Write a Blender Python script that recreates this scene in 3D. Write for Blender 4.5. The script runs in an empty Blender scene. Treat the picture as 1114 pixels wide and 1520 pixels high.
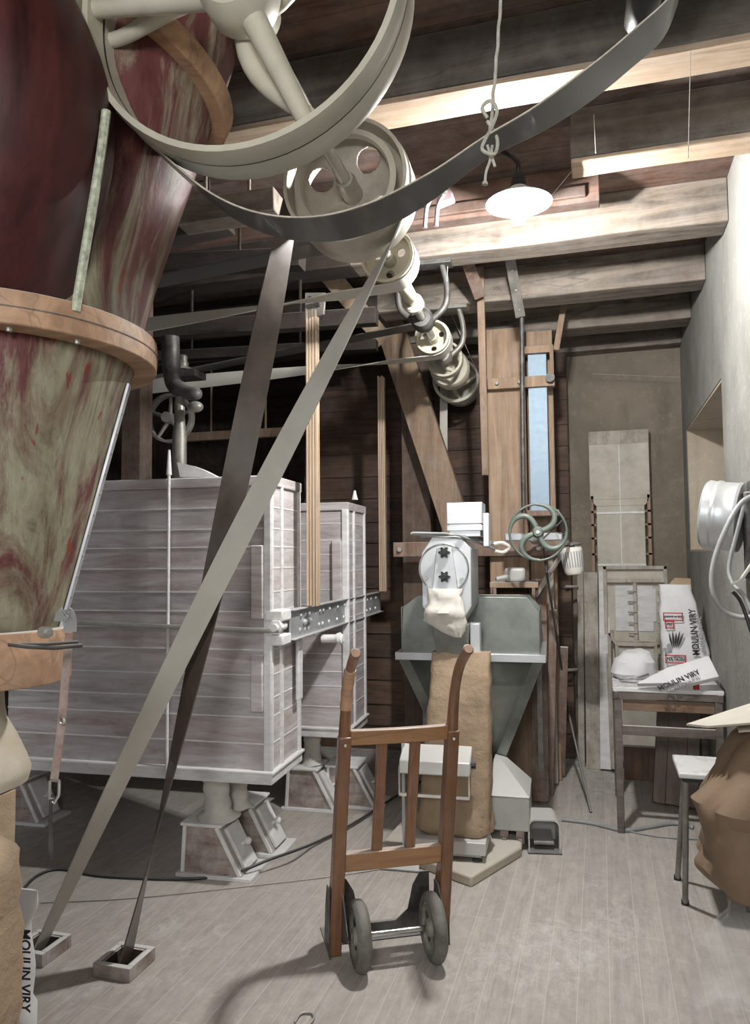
import bpy, math, random
from math import sin, cos, pi, radians
from mathutils import Vector, Matrix, noise

random.seed(7)
SC = bpy.context.scene
COL = SC.collection

# ------------------------------------------------------------------ camera, world, lights, exposure
cam = bpy.data.cameras.new('camera')
cam.sensor_fit = 'VERTICAL'; cam.sensor_height = 36.0
cam.lens = 36.0 * 1130.0 / 1520.0
cam.clip_start = 0.02
cam_ob = bpy.data.objects.new('camera', cam); COL.objects.link(cam_ob)
m4 = Matrix([[0.959131, 0.025115, 0.281844], [0.282827, -0.054427, -0.957625], [-0.008711, 0.998202, -0.059306]]).to_4x4(); m4.translation = Vector((0, 0, 1.5))
cam_ob.matrix_world = m4
SC.camera = cam_ob
SC.view_settings.view_transform = 'Standard'
SC.view_settings.look = 'None'
SC.view_settings.gamma = 1.0
SC.view_settings.exposure = 0.38
SC.view_settings.use_curve_mapping = False

wd = bpy.data.worlds.new('world'); SC.world = wd; wd.use_nodes = True
wd.node_tree.nodes['Background'].inputs[0].default_value = (0.80, 0.90, 1.0, 1)
wd.node_tree.nodes['Background'].inputs[1].default_value = 0.42

BULB = (-0.284, 3.109, 2.901)
def point(name, loc, power, radius, color):
    l = bpy.data.lights.new(name, 'POINT'); l.energy = power; l.shadow_soft_size = radius; l.color = color
    o = bpy.data.objects.new(name, l); COL.objects.link(o); o.location = loc
    return o
point('bulb_light', (BULB[0], BULB[1], BULB[2] - 0.005), 420, 0.042, (1.0, 0.985, 0.955))
point('rear_fill_light', (-0.1, -1.3, 2.4), 160, 0.35, (1.0, 0.99, 0.97))  # unseen fill lamp added behind the camera to brighten front faces

# ------------------------------------------------------------------ materials
def nodes(name):
    m = bpy.data.materials.new(name); m.use_nodes = True
    t = m.node_tree
    return m, t, t.nodes['Principled BSDF']

def N(t, kind, **kw):
    n = t.nodes.new(kind)
    for k, v in kw.items():
        if k in n.inputs: n.inputs[k].default_value = v
        else: setattr(n, k, v)
    return n

def mixc(t, fac, a, b):
    n = t.nodes.new('ShaderNodeMix'); n.data_type = 'RGBA'
    for i, s in ((0, fac), (6, a), (7, b)):
        if hasattr(s, 'is_output'): t.links.new(s, n.inputs[i])
        else: n.inputs[i].default_value = s if i == 0 else (*s, 1) if len(s) == 3 else s
    return n.outputs[2]

def mathn(t, op, a, b=None, clamp=False):
    n = t.nodes.new('ShaderNodeMath'); n.operation = op; n.use_clamp = clamp
    for i, s in ((0, a), (1, b)):
        if s is None: continue
        if hasattr(s, 'is_output'): t.links.new(s, n.inputs[i])
        else: n.inputs[i].default_value = s
    return n.outputs[0]

def rng(t, v, a, b, c=0.0, d=1.0):
    n = t.nodes.new('ShaderNodeMapRange'); t.links.new(v, n.inputs[0])
    for i, x in ((1, a), (2, b), (3, c), (4, d)): n.inputs[i].default_value = x
    return n.outputs[0]

def coords(t, scale=(1, 1, 1), rot=(0, 0, 0)):
    tc = t.nodes.new('ShaderNodeTexCoord'); mp = t.nodes.new('ShaderNodeMapping')
    mp.inputs['Scale'].default_value = scale; mp.inputs['Rotation'].default_value = rot
    t.links.new(tc.outputs['Object'], mp.inputs[0])
    return mp.outputs[0]

def noisen(t, vec, scale, detail=5, rough=0.6, dist=0.0):
    n = t.nodes.new('ShaderNodeTexNoise'); t.links.new(vec, n.inputs['Vector'])
    n.inputs['Scale'].default_value = scale; n.inputs['Detail'].default_value = detail
    n.inputs['Roughness'].default_value = rough; n.inputs['Distortion'].default_value = dist
    return n.outputs['Fac']

def bump(t, bs, h, strength=0.3, dist=0.01):
    n = t.nodes.new('ShaderNodeBump'); n.inputs['Strength'].default_value = strength
    n.inputs['Distance'].default_value = dist
    t.links.new(h, n.inputs['Height']); t.links.new(n.outputs[0], bs.inputs['Normal'])

FLOUR = (0.70, 0.695, 0.68)
def dusted(t, col, top, film, fcol=FLOUR):
    """flour lying on upward faces (top) and a patchy film anywhere (film)"""
    v = coords(t)
    nz = noisen(t, v, 9, 6, 0.7)
    g = t.nodes.new('ShaderNodeNewGeometry'); s = t.nodes.new('ShaderNodeSeparateXYZ')
    t.links.new(g.outputs['Normal'], s.inputs[0])
    up = rng(t, s.outputs[2], 0.25, 0.85)
    a = mathn(t, 'MULTIPLY', up, top)
    b = mathn(t, 'MULTIPLY', rng(t, nz, 0.35, 0.7), film)
    f = mathn(t, 'MAXIMUM', a, b, True)
    return mixc(t, f, col, fcol)

def wood(name, light, dark, axis='X', top=0.5, film=0.12, rough=0.75, scale=1.0, island=0.25, coat=0.0, contrast=(0.35, 0.68)):
    m, t, bs = nodes(name)
    s = {'X': (1.3, 16, 16), 'Y': (16, 1.3, 16), 'Z': (16, 16, 1.3)}[axis]
    v = coords(t, tuple(q * scale for q in s))
    n1 = noisen(t, v, 1.0, 8, 0.65, 1.2)
    c = mixc(t, rng(t, n1, *contrast), dark, light)
    n2 = noisen(t, coords(t, tuple(q * 0.35 for q in s)), 0.9, 3)
    ck = noisen(t, coords(t, tuple(q * 0.6 for q in s)), 0.8, 2, 0.5, 0.5)
    c = mixc(t, rng(t, mathn(t, 'ABSOLUTE', mathn(t, 'SUBTRACT', ck, 0.56)), 0.0, 0.012, 0.55, 0.0), c, tuple(q * 0.5 for q in dark))
    c = mixc(t, rng(t, n2, 0.5, 0.75, 0, 0.45), c, tuple(q * 0.45 for q in dark))
    if island:
        g = t.nodes.new('ShaderNodeNewGeometry')
        hs = t.nodes.new('ShaderNodeHueSaturation'); t.links.new(c, hs.inputs['Color'])
        t.links.new(rng(t, g.outputs['Random Per Island'], 0, 1, 1 - island, 1 + island), hs.inputs['Value'])
        c = hs.outputs[0]
    t.links.new(dusted(t, c, top, film), bs.inputs['Base Color'])
    bs.inputs['Roughness'].default_value = rough
    if coat: bs.inputs['Coat Weight'].default_value = coat; bs.inputs['Coat Roughness'].default_value = 0.2
    bump(t, bs, n1, 0.25, 0.004)
    return m

def plain(name, col, rough=0.6, metal=0.0, var=0.2, vs=12, top=0.0, film=0.0, bmp=0.1, coat=0.0, stretch=(1, 1, 1), bd=0.004):
    m, t, bs = nodes(name)
    v = coords(t, stretch)
    n = noisen(t, v, vs, 6, 0.65)
    c = mixc(t, rng(t, n, 0.3, 0.7), tuple(q * (1 - var) for q in col), tuple(min(1, q * (1 + var)) for q in col))
    if top or film: c = dusted(t, c, top, film)
    t.links.new(c, bs.inputs['Base Color'])
    bs.inputs['Metallic'].default_value = metal
    t.links.new(rng(t, n, 0.3, 0.7, max(0.02, rough - 0.1), min(1, rough + 0.1)), bs.inputs['Roughness'])
    if bmp: bump(t, bs, n, bmp, bd)
    if coat: bs.inputs['Coat Weight'].default_value = coat
    return m

MT = {}
MT['beam'] = wood('beam_wood', (0.27, 0.22, 0.175), (0.085, 0.065, 0.05), 'X', 0.8, 0.14, scale=0.7, contrast=(0.38, 0.6))
MT['beamdim'] = wood('hewn_beam_dimmed', (0.15, 0.125, 0.10), (0.05, 0.04, 0.032), 'X', 0.8, 0.10, scale=0.7)  # rough-hewn wood, also darkened for the weak light on the front beams
MT['beam_pine'] = wood('new_pine', (0.50, 0.38, 0.265), (0.33, 0.225, 0.145), 'X', 0.8, 0.15)
MT['woodshade'] = wood('shade_dark_wood', (0.042, 0.027, 0.02), (0.016, 0.011, 0.009), 'X', 0.4, 0.03)  # shade of the unlit left ceiling put into this wood colour
MT['ceil'] = wood('ceiling_boards', (0.13, 0.065, 0.042), (0.05, 0.026, 0.018), 'X', 0.2, 0.10, island=0.4)
MT['post'] = wood('post_wood', (0.40, 0.275, 0.18), (0.22, 0.14, 0.09), 'Z', 0.7, 0.12)
MT['postdark'] = wood('post_dark', (0.12, 0.07, 0.045), (0.05, 0.03, 0.02), 'Z', 0.7, 0.10)
MT['siding'] = wood('siding', (0.14, 0.078, 0.048), (0.055, 0.03, 0.02), 'X', 0.95, 0.05, island=0.35)
MT['truckwood'] = wood('varnished_wood', (0.27, 0.125, 0.052), (0.15, 0.058, 0.022), 'Z', 0.35, 0.06, rough=0.38, coat=0.35, island=0.12)
MT['truckwoodx'] = wood('varnished_wood_cross', (0.44, 0.235, 0.10), (0.25, 0.115, 0.045), 'X', 0.5, 0.06, rough=0.38, coat=0.35, island=0.1)
MT['collar'] = wood('collar_wood', (0.50, 0.30, 0.17), (0.30, 0.165, 0.09), 'X', 0.75, 0.10, rough=0.6)
MT['paleplank'] = wood('pale_dusty_plank', (0.46, 0.41, 0.34), (0.28, 0.235, 0.18), 'Z', 0.8, 0.45)
MT['cane'] = wood('ash_slats', (0.62, 0.48, 0.34), (0.40, 0.29, 0.19), 'Z', 0.6, 0.15, island=0.3)
MT['redplank'] = wood('reddish_plank', (0.29, 0.185, 0.135), (0.14, 0.08, 0.057), 'Z', 0.8, 0.18)
MT['tabledark'] = wood('table_dark', (0.13, 0.10, 0.085), (0.05, 0.037, 0.03), 'X', 0.85, 0.12)
MT['tablewood'] = wood('table_apron', (0.21, 0.125, 0.075), (0.11, 0.065, 0.04), 'X', 0.6, 0.08)
MT['underwood'] = wood('under_table_boards', (0.24, 0.14, 0.09), (0.10, 0.055, 0.038), 'Z', 0.8, 0.1)
MT['boxwood'] = wood('drawer_box_wood', (0.30, 0.22, 0.18), (0.14, 0.09, 0.075), 'X', 1.0, 0.6)
# flour-coated sifter boards
def sifter_mat():
    m, t, bs = nodes('floured_boards')
    v = coords(t, (1.2, 1.2, 9))
    n = noisen(t, v, 2.2, 8, 0.7, 0.6)
    g = t.nodes.new('ShaderNodeNewGeometry')
    r = g.outputs['Random Per Island']
    a = mixc(t, rng(t, r, 0.1, 0.9), (0.27, 0.24, 0.245), (0.34, 0.25, 0.24))
    c = mixc(t, rng(t, n, 0.3, 0.72), a, (0.66, 0.645, 0.655))
    t.links.new(dusted(t, c, 1.0, 0.25, (0.68, 0.67, 0.68)), bs.inputs['Base Color'])
    bs.inputs['Roughness'].default_value = 0.95
    bump(t, bs, n, 0.3, 0.004)
    return m
MT['sifter'] = sifter_mat()
MT['flour'] = plain('flour_crust', (0.76, 0.755, 0.755), 1.0, 0, 0.12, 20, bmp=0.4)
MT['flourboard'] = plain('white_floured_wood', (0.70, 0.69, 0.70), 0.95, 0, 0.18, 9, top=0.8, film=0.2, bmp=0.4, stretch=(1, 1, 3))
MT['cream'] = plain('cream_paint', (0.46, 0.435, 0.345), 0.45, 0, 0.16, 6, top=0.4, film=0.15)
MT['creamdark'] = plain('worn_cream_iron', (0.43, 0.395, 0.325), 0.4, 0.2, 0.3, 7, top=0.4, film=0.15)
MT['steel'] = plain('shaft_steel', (0.50, 0.49, 0.45), 0.42, 0.7, 0.15, 30, top=0.5)
MT['alu'] = plain('aluminium', (0.60, 0.62, 0.64), 0.42, 0.65, 0.1, 6, top=0.35, film=0.12, stretch=(1, 1, 1))
MT['galv'] = plain('galvanised_sheet', (0.23, 0.245, 0.225), 0.42, 0.7, 0.25, 5, top=0.5, film=0.06, bmp=0.03)
MT['galvblue'] = plain('galvanised_duct', (0.30, 0.39, 0.47), 0.6, 0.6, 0.2, 40, bmp=0.05)
MT['zinc'] = plain('zinc_beam', (0.45, 0.47, 0.50), 0.5, 0.5, 0.15, 8, top=0.9, film=0.35)
MT['iron'] = plain('dark_iron', (0.045, 0.04, 0.037), 0.55, 0.5, 0.3, 15, top=0.45, film=0.18)
MT['irongrey'] = plain('grey_iron', (0.20, 0.185, 0.165), 0.5, 0.5, 0.3, 15, top=0.6, film=0.25)
MT['chrome'] = plain('chrome', (0.7, 0.7, 0.7), 0.18, 1.0, 0.05, 8)
MT['black'] = plain('black_plastic', (0.02, 0.02, 0.022), 0.4, 0, 0.1, 8, top=0.12)
MT['rubber'] = plain('old_rubber', (0.085, 0.075, 0.062), 0.75, 0, 0.3, 14, top=0.2, film=0.25)
MT['wheelhub'] = plain('wheel_hub', (0.22, 0.21, 0.17), 0.6, 0.1, 0.3, 12, film=0.2)
MT['beltlight'] = plain('pale_belt', (0.52, 0.505, 0.455), 0.6, 0, 0.14, 3, top=0.3, bmp=0.02)
MT['beltdark'] = plain('dark_belt', (0.085, 0.066, 0.055), 0.38, 0, 0.4, 6, bmp=0.02, coat=0.2)
MT['beltblack'] = plain('black_belt', (0.085, 0.083, 0.080), 0.42, 0, 0.2, 8, top=0.2, bmp=0.05, coat=0.2)
MT['beltedge'] = plain('frayed_belt_edge', (0.5, 0.46, 0.38), 0.9, 0, 0.3, 40)
MT['rope'] = plain('twine', (0.48, 0.47, 0.41), 0.95, 0, 0.25, 60)
MT['kraft'] = plain('kraft_paper', (0.37, 0.275, 0.185), 0.7, 0, 0.12, 7, bmp=0.6, bd=0.03)
MT['kraftdark'] = plain('brown_kraft', (0.20, 0.135, 0.085), 0.75, 0, 0.15, 7, bmp=0.3, bd=0.012)
MT['kraftpale'] = plain('pale_kraft_sack', (0.48, 0.42, 0.32), 0.85, 0, 0.12, 7, film=0.3, bmp=0.3, bd=0.012)
MT['paper'] = plain('white_paper', (0.66, 0.66, 0.67), 0.75, 0, 0.06, 8, bmp=0.35, bd=0.012)
MT['cloth'] = plain('floured_cloth', (0.60, 0.575, 0.52), 0.95, 0, 0.15, 14, film=0.3, bmp=0.4, bd=0.01)
MT['leather'] = plain('brown_leather', (0.24, 0.15, 0.12), 0.6, 0, 0.3, 30, film=0.4)
MT['green'] = plain('green_iron', (0.17, 0.21, 0.18), 0.45, 0.2, 0.2, 10, top=0.35)
MT['wplastic'] = plain('white_plastic', (0.74, 0.71, 0.66), 0.4, 0, 0.06, 8, film=0.1)
MT['greyp'] = plain('grey_paint', (0.36, 0.365, 0.35), 0.5, 0.1, 0.1, 8, top=0.75, film=0.1)
MT['greybox'] = plain('light_grey_enamel', (0.50, 0.50, 0.48), 0.4, 0.1, 0.06, 8, top=0.6, film=0.1)
MT['cardboard'] = plain('cardboard', (0.46, 0.41, 0.33), 0.85, 0, 0.1, 10, top=0.3)
MT['pink'] = plain('primer_pink_iron', (0.22, 0.14, 0.15), 0.6, 0.1, 0.25, 12, top=0.4, film=0.15)
MT['formica'] = plain('white_formica', (0.66, 0.66, 0.66), 0.3, 0, 0.08, 8)
MT['screen'] = plain('dusty_sieve_cloth', (0.50, 0.46, 0.375), 0.9, 0, 0.2, 5, film=0.5, bmp=0.4)
MT['red'] = plain('red_ink', (0.45, 0.03, 0.04), 0.7, 0, 0.05)
MT['ink'] = plain('black_ink', (0.03, 0.03, 0.035), 0.7, 0, 0.05)
MT['greyink'] = plain('grey_ink', (0.30, 0.30, 0.31), 0.7, 0, 0.05)
MT['leadgrey'] = plain('grey_cable', (0.30, 0.31, 0.31), 0.5, 0, 0.1)
MT['weld'] = plain('green_white_filler', (0.40, 0.43, 0.33), 0.7, 0, 0.5, 60, bmp=0.6)

def hopper_mat(nm, lo, hi):
    m, t, bs = nodes(nm)
    tc = t.nodes.new('ShaderNodeTexCoord'); s = t.nodes.new('ShaderNodeSeparateXYZ')
    t.links.new(tc.outputs['Object'], s.inputs[0])
    v = coords(t, (7, 7, 1.1))
    n = noisen(t, v, 1.3, 7, 0.7, 0.8)
    n2 = noisen(t, coords(t, (10, 10, 2.2)), 2.6, 6, 0.75, 0.3)
    green = mixc(t, rng(t, n2, 0.3, 0.7), (0.20, 0.185, 0.115), (0.36, 0.35, 0.25))
    redc = mixc(t, rng(t, n2, 0.35, 0.75), (0.08, 0.017, 0.015), (0.17, 0.06, 0.06))
    h = rng(t, s.outputs[2], 0.10, 1.20, lo, hi)      # worn off low down, redder high up
    f = rng(t, mathn(t, 'ADD', n, h), 0.50, 0.66)
    c = mixc(t, f, green, redc)
    scr = noisen(t, coords(t, (14, 14, 3.0)), 1.6, 3, 0.6, 0.4)
    c = mixc(t, rng(t, scr, 0.645, 0.68, 0, 0.85), c, (0.22, 0.035, 0.02))
    t.links.new(c, bs.inputs['Base Color'])
    bs.inputs['Roughness'].default_value = 0.55
    bump(t, bs, n2, 0.35, 0.008)
    return m
MT['hopper'] = hopper_mat('worn_red_fibreglass', -0.05, 0.20)
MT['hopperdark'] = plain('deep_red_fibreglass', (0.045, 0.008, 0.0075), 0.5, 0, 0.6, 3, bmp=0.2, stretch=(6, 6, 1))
MT['hopperpink'] = hopper_mat('streaked_red_fibreglass', 0.0, 0.16)

def wall_mat(name, a, b, bumpst=0.5):
    m, t, bs = nodes(name)
    v = coords(t)
    n = noisen(t, v, 2.1, 6, 0.6); n2 = noisen(t, v, 16, 8, 0.7)
    c = mixc(t, rng(t, n, 0.32, 0.68), a, b)
    c = mixc(t, rng(t, n2, 0.55, 0.78, 0, 0.5), c, tuple(min(1, q * 1.6) for q in b))
    c = mixc(t, rng(t, noisen(t, coords(t, (3, 3, 0.8)), 1.7, 5, 0.7), 0.55, 0.8, 0, 0.55), c, tuple(q * 0.5 for q in a))
    t.links.new(c, bs.inputs['Base Color']); bs.inputs['Roughness'].default_value = 0.95
    bump(t, bs, n2, bumpst, 0.02)
    return m
MT['wallback'] = wall_mat('brown_plaster', (0.18, 0.15, 0.115), (0.29, 0.245, 0.195))
MT['wallright'] = wall_mat('grey_plaster', (0.21, 0.205, 0.185), (0.33, 0.325, 0.305))
MT['jamb'] = wall_mat('ochre_plaster', (0.42, 0.34, 0.25), (0.52, 0.45, 0.36), 0.3)

def floor_mat():
    m, t, bs = nodes('floured_floorboards')
    v0 = coords(t, (1, 1, 1), (0, 0, radians(90)))
    def brick(mortar, sm):
        b = t.nodes.new('ShaderNodeTexBrick'); t.links.new(v0, b.inputs['Vector'])
        b.inputs['Scale'].default_value = 1; b.inputs['Brick Width'].default_value = 1.55
        b.inputs['Row Height'].default_value = 0.105; b.inputs['Mortar Size'].default_value = mortar
        b.inputs['Mortar Smooth'].default_value = sm; b.offset = 0.37; b.offset_frequency = 3
        b.inputs['Color1'].default_value = (0, 0, 0, 1); b.inputs['Color2'].default_value = (1, 1, 1, 1)
        b.inputs['Mortar'].default_value = (0.5, 0.5, 0.5, 1)
        return b
    b = brick(0.0016, 0.2)
    v = coords(t, (22, 1.3, 1))
    n = noisen(t, v, 1.0, 7, 0.7, 1.6)
    big = noisen(t, coords(t), 0.85, 5, 0.6, 0.3)
    sp = noisen(t, coords(t, (1, .6, 1)), 17, 9, 0.8, 0.4)
    woodc = mixc(t, rng(t, n, 0.3, 0.7), (0.20, 0.16, 0.13), (0.46, 0.40, 0.34))
    plank = mixc(t, mathn(t, 'MULTIPLY', b.outputs['Color'], 0.3), woodc, (0.20, 0.15, 0.115))
    dust = mixc(t, rng(t, sp, 0.35, 0.7), (0.46, 0.455, 0.44), (0.74, 0.735, 0.72))
    # walked-clean boards toward the door, flour deepening beneath the machines
    tc = t.nodes.new('ShaderNodeTexCoord'); s = t.nodes.new('ShaderNodeSeparateXYZ')
    t.links.new(tc.outputs['Object'], s.inputs[0])
    depth = rng(t, s.outputs[1], 1.8, 3.7, -0.30, 0.22)
    side = rng(t, s.outputs[0], -2.2, -0.9, 0.16, 0.0)
    k = mathn(t, 'ADD', mathn(t, 'ADD', big, depth), side)
    k = mathn(t, 'ADD', k, mathn(t, 'MULTIPLY', mathn(t, 'SUBTRACT', sp, 0.35), 0.5))
    k = mathn(t, 'ADD', k, mathn(t, 'MULTIPLY', b.outputs['Color'], 0.06))
    f = rng(t, k, 0.40, 0.68, 0.42, 0.98)
    c = mixc(t, f, plank, dust)
    c = mixc(t, mathn(t, 'MULTIPLY', b.outputs['Fac'], 0.6), c, (0.62, 0.60, 0.56))
    t.links.new(c, bs.inputs['Base Color']); bs.inputs['Roughness'].default_value = 0.85
    h = mathn(t, 'ADD', mathn(t, 'MULTIPLY', n, 0.5), mathn(t, 'MULTIPLY', sp, 0.5))
    bump(t, bs, h, 0.3, 0.006)
    return m
MT['floor'] = floor_mat()

def glow(name, col, st):
    m, t, bs = nodes(name)
    bs.inputs['Base Color'].default_value = (*col, 1)
    bs.inputs['Emission Color'].default_value = (*col, 1); bs.inputs['Emission Strength'].default_value = st
    return m
MT['bulb'] = glow('lit_bulb', (1, 0.98, 0.94), 30)
def clear(name, rough, alpha, col=(0.9, 0.9, 0.9)):
    m, t, bs = nodes(name)
    bs.inputs['Base Color'].default_value = (*col, 1); bs.inputs['Roughness'].default_value = rough
    n = noisen(t, coords(t), 9, 5, 0.7)
    t.links.new(rng(t, n, 0.35, 0.75, alpha * 0.5, min(1, alpha * 2.0)), bs.inputs['Alpha'])
    bump(t, bs, n, 0.8, 0.03)
    return m
MT['film'] = clear('clear_plastic_film', 0.12, 0.12)
MT['glass'] = clear('dusty_window_glass', 0.1, 0.35)
MT['enamel'] = plain('white_enamel', (0.85, 0.86, 0.87), 0.3, 0, 0.03)

# ------------------------------------------------------------------ mesh builder
MACH = Matrix.Rotation(radians(3.2), 4, 'Z')            # the machinery stands 3.2 degrees off the walls
def mw(u, v, z): return tuple(MACH @ Vector((u, v, z)))
AU = MACH.to_3x3() @ Vector((1, 0, 0)); AV = MACH.to_3x3() @ Vector((0, 1, 0))
V3 = Vector
class MB:
    def __init__(s, M=None): s.v = []; s.f = []; s.mi = []; s.M = M or Matrix.Identity(4)
    def _a(s, pts, faces, mi):
        o = len(s.v); s.v += [s.M @ V3(p) for p in pts]
        s.f += [tuple(o + i for i in f) for f in faces]; s.mi += [mi] * len(faces)
        return s
    def hexa(s, p, mi=0):                                # bottom 4 ccw, top 4 ccw
        return s._a(p, [(3, 2, 1, 0), (4, 5, 6, 7), (0, 1, 5, 4), (1, 2, 6, 5), (2, 3, 7, 6), (3, 0, 4, 7)], mi)
    def box(s, x0, x1, y0, y1, z0, z1, mi=0):
        return s.hexa([(x0, y0, z0), (x1, y0, z0), (x1, y1, z0), (x0, y1, z0), (x0, y0, z1), (x1, y0, z1), (x1, y1, z1), (x0, y1, z1)], mi)
    def bar(s, a, b, w, h, up=(0, 0, 1), mi=0, w2=None, h2=None):   # rectangular bar from a to b
        a = V3(a); b = V3(b); d = (b - a).normalized(); side = d.cross(V3(up)).normalized(); u = side.cross(d)
        w2 = w2 or w; h2 = h2 or h
        q = []
        for c, ww, hh in ((a, w, h), (b, w2, h2)):
            q += [c - side * ww / 2 - u * hh / 2, c + side * ww / 2 - u * hh / 2, c + side * ww / 2 + u * hh / 2, c - side * ww / 2 + u * hh / 2]
        return s.hexa(q, mi)
    def rings(s, rings, cap=True, close=False, mi=0):
        n = len(rings[0]); pts = [p for r in rings for p in r]; F = []
        k = len(rings)
        for i in range(k if close else k - 1):
            j = (i + 1) % k
            for a in range(n):
                b = (a + 1) % n
                F.append((i * n + a, i * n + b, j * n + b, j * n + a))
        if cap and not close: F += [tuple(range(n - 1, -1, -1)), tuple((k - 1) * n + a for a in range(n))]
        return s._a(pts, F, mi)
    def frame(s, d):
        d = V3(d).normalized(); r = V3((0, 0, 1)) if abs(d.z) < 0.9 else V3((1, 0, 0))
        x = r.cross(d).normalized(); return x, d.cross(x)
    def cyl(s, a, b, r0, r1=None, n=20, cap=True, mi=0):
        a = V3(a); b = V3(b); x, y = s.frame(b - a); r1 = r0 if r1 is None else r1
        R = [[c + (x * cos(2 * pi * i / n) + y * sin(2 * pi * i / n)) * r for i in range(n)] for c, r in ((a, r0), (b, r1))]
        return s.rings(R, cap, mi=mi)
    def lathe(s, prof, org, axis, n=40, closed=False, mi=0, jit=None):   # prof: (radius, height along axis)
        o = V3(org); ax = V3(axis).normalized(); x, y = s.frame(ax)
        R = []
        for r, h in prof:
            R.append([o + ax * h + (x * cos(2 * pi * i / n) + y * sin(2 * pi * i / n)) * max(r, 1e-4) for i in range(n)])
        return s.rings(R, not closed, closed, mi)
    def tube(s, path, r, n=8, mi=0, cap=True):
        P = [V3(p) for p in path]; R = []
        prev = None
        for i, p in enumerate(P):
            d = (P[min(i + 1, len(P) - 1)] - P[max(i - 1, 0)]).normalized()
            if prev is None: x, y = s.frame(d)
            else:
                x = (prev - d * prev.dot(d)).normalized(); y = d.cross(x)
            prev = x
            rr = r[i] if isinstance(r, (list, tuple)) else r
            R.append([p + (x * cos(2 * pi * k / n) + y * sin(2 * pi * k / n)) * rr for k in range(n)])
        return s.rings(R, cap, mi=mi)
    def ribbon(s, path, wv, w, t, mi=0, close=False):    # wv: width direction(s)
        P = [V3(p) for p in path]; R = []; n = len(P)
        for i, p in enumerate(P):
            if close: d = (P[(i + 1) % n] - P[i - 1]).normalized()
            else: d = (P[min(i + 1, n - 1)] - P[max(i - 1, 0)]).normalized()
            q = V3(wv[i] if isinstance(wv, list) else wv); q = (q - d * q.dot(d)).normalized()
            ww = w[i] if isinstance(w, list) else w
            nn = d.cross(q).normalized()
            R.append([p - q * ww / 2 - nn * t / 2, p + q * ww / 2 - nn * t / 2, p + q * ww / 2 + nn * t / 2, p - q * ww / 2 + nn * t / 2])
        return s.rings(R, True, close, mi)
    def prism(s, poly, ext, mi=0):
        a = [V3(p) for p in poly]; e = V3(ext)
        return s.rings([a, [p + e for p in a]], mi=mi)
    def ball(s, c, r, n=14, mi=0, sc=(1, 1, 1)):
        c = V3(c); R = []
        for i in range(n // 2 + 1):
            th = pi * i / (n // 2); R.append([c + V3((sc[0] * r * max(sin(th), .001) * cos(2 * pi * k / n), sc[1] * r * max(sin(th), .001) * sin(2 * pi * k / n), -sc[2] * r * cos(th))) for k in range(n)])
        return s.rings(R, mi=mi)
    def build(s, name, mats, parent=None, smooth=40, bevel=0, seg=2, sub=0):
        if not isinstance(mats, (list, tuple)): mats = [mats]
        if parent is None:
            xs = [p.x for p in s.v]; ys = [p.y for p in s.v]; zs = [p.z for p in s.v]
            M = Matrix.Translation(((min(xs) + max(xs)) / 2, (min(ys) + max(ys)) / 2, min(zs)))
        else: M = WM[parent.name]
        inv = M.inverted()
        me = bpy.data.meshes.new(name); me.from_pydata([tuple(inv @ p) for p in s.v], [], s.f)
        for mm in mats: me.materials.append(MT[mm])
        for p, i in zip(me.polygons, s.mi): p.material_index = i
        import bmesh
        bm = bmesh.new(); bm.from_mesh(me); bmesh.ops.recalc_face_normals(bm, faces=bm.faces); bm.to_mesh(me); bm.free()
        if smooth:
            me.polygons.foreach_set('use_smooth', [True] * len(me.polygons))
            me.set_sharp_from_angle(angle=radians(smooth))
        ob = bpy.data.objects.new(name, me); COL.objects.link(ob)
        if parent is None: ob.location = M.translation
        else: ob.parent = parent
        WM[ob.name] = M
        if bevel:
            b = ob.modifiers.new('bevel', 'BEVEL'); b.width = bevel; b.segments = seg; b.limit_method = 'ANGLE'; b.angle_limit = radians(35)
        if sub:
            b = ob.modifiers.new('sub', 'SUBSURF'); b.levels = sub; b.render_levels = sub
        return ob
WM = {}
def tag(o, label, cat, group=None, kind=None):
    o['label'] = label; o['category'] = cat
    if group: o['group'] = group
    if kind: o['kind'] = kind
    return o
def thing(name, label, cat, loc, rz=0.0, group=None, M=None):
    o = bpy.data.objects.new(name, None); COL.objects.link(o); o.empty_display_size = 0.1
    o.location = loc; o.rotation_euler = (0, 0, rz)
    WM[o.name] = Matrix.Translation(loc) @ Matrix.Rotation(rz, 4, 'Z')
    return tag(o, label, cat, group)
def struct(o):
    o['kind'] = 'structure'; return o
def copy_thing(root, loc, rz, label, group=None):
    r = root.copy(); COL.objects.link(r); r.location = loc; r.rotation_euler = (0, 0, rz); r['label'] = label
    if group: r['group'] = group
    for ch in list(root.children):
        c = ch.copy(); COL.objects.link(c); c.parent = r
        for g in ch.children:
            d = g.copy(); COL.objects.link(d); d.parent = c
    return r
def spline(pts, n=8):
    P = [V3(p) for p in pts]; out = []
    for i in range(len(P) - 1):
        p0 = P[max(i - 1, 0)]; p1 = P[i]; p2 = P[i + 1]; p3 = P[min(i + 2, len(P) - 1)]
        for k in range(n):
            t = k / n
            out.append(0.5 * ((2 * p1) + (p2 - p0) * t + (2 * p0 - 5 * p1 + 4 * p2 - p3) * t * t + (3 * p1 - p0 - 3 * p2 + p3) * t ** 3))
    return out + [P[-1]]
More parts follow.
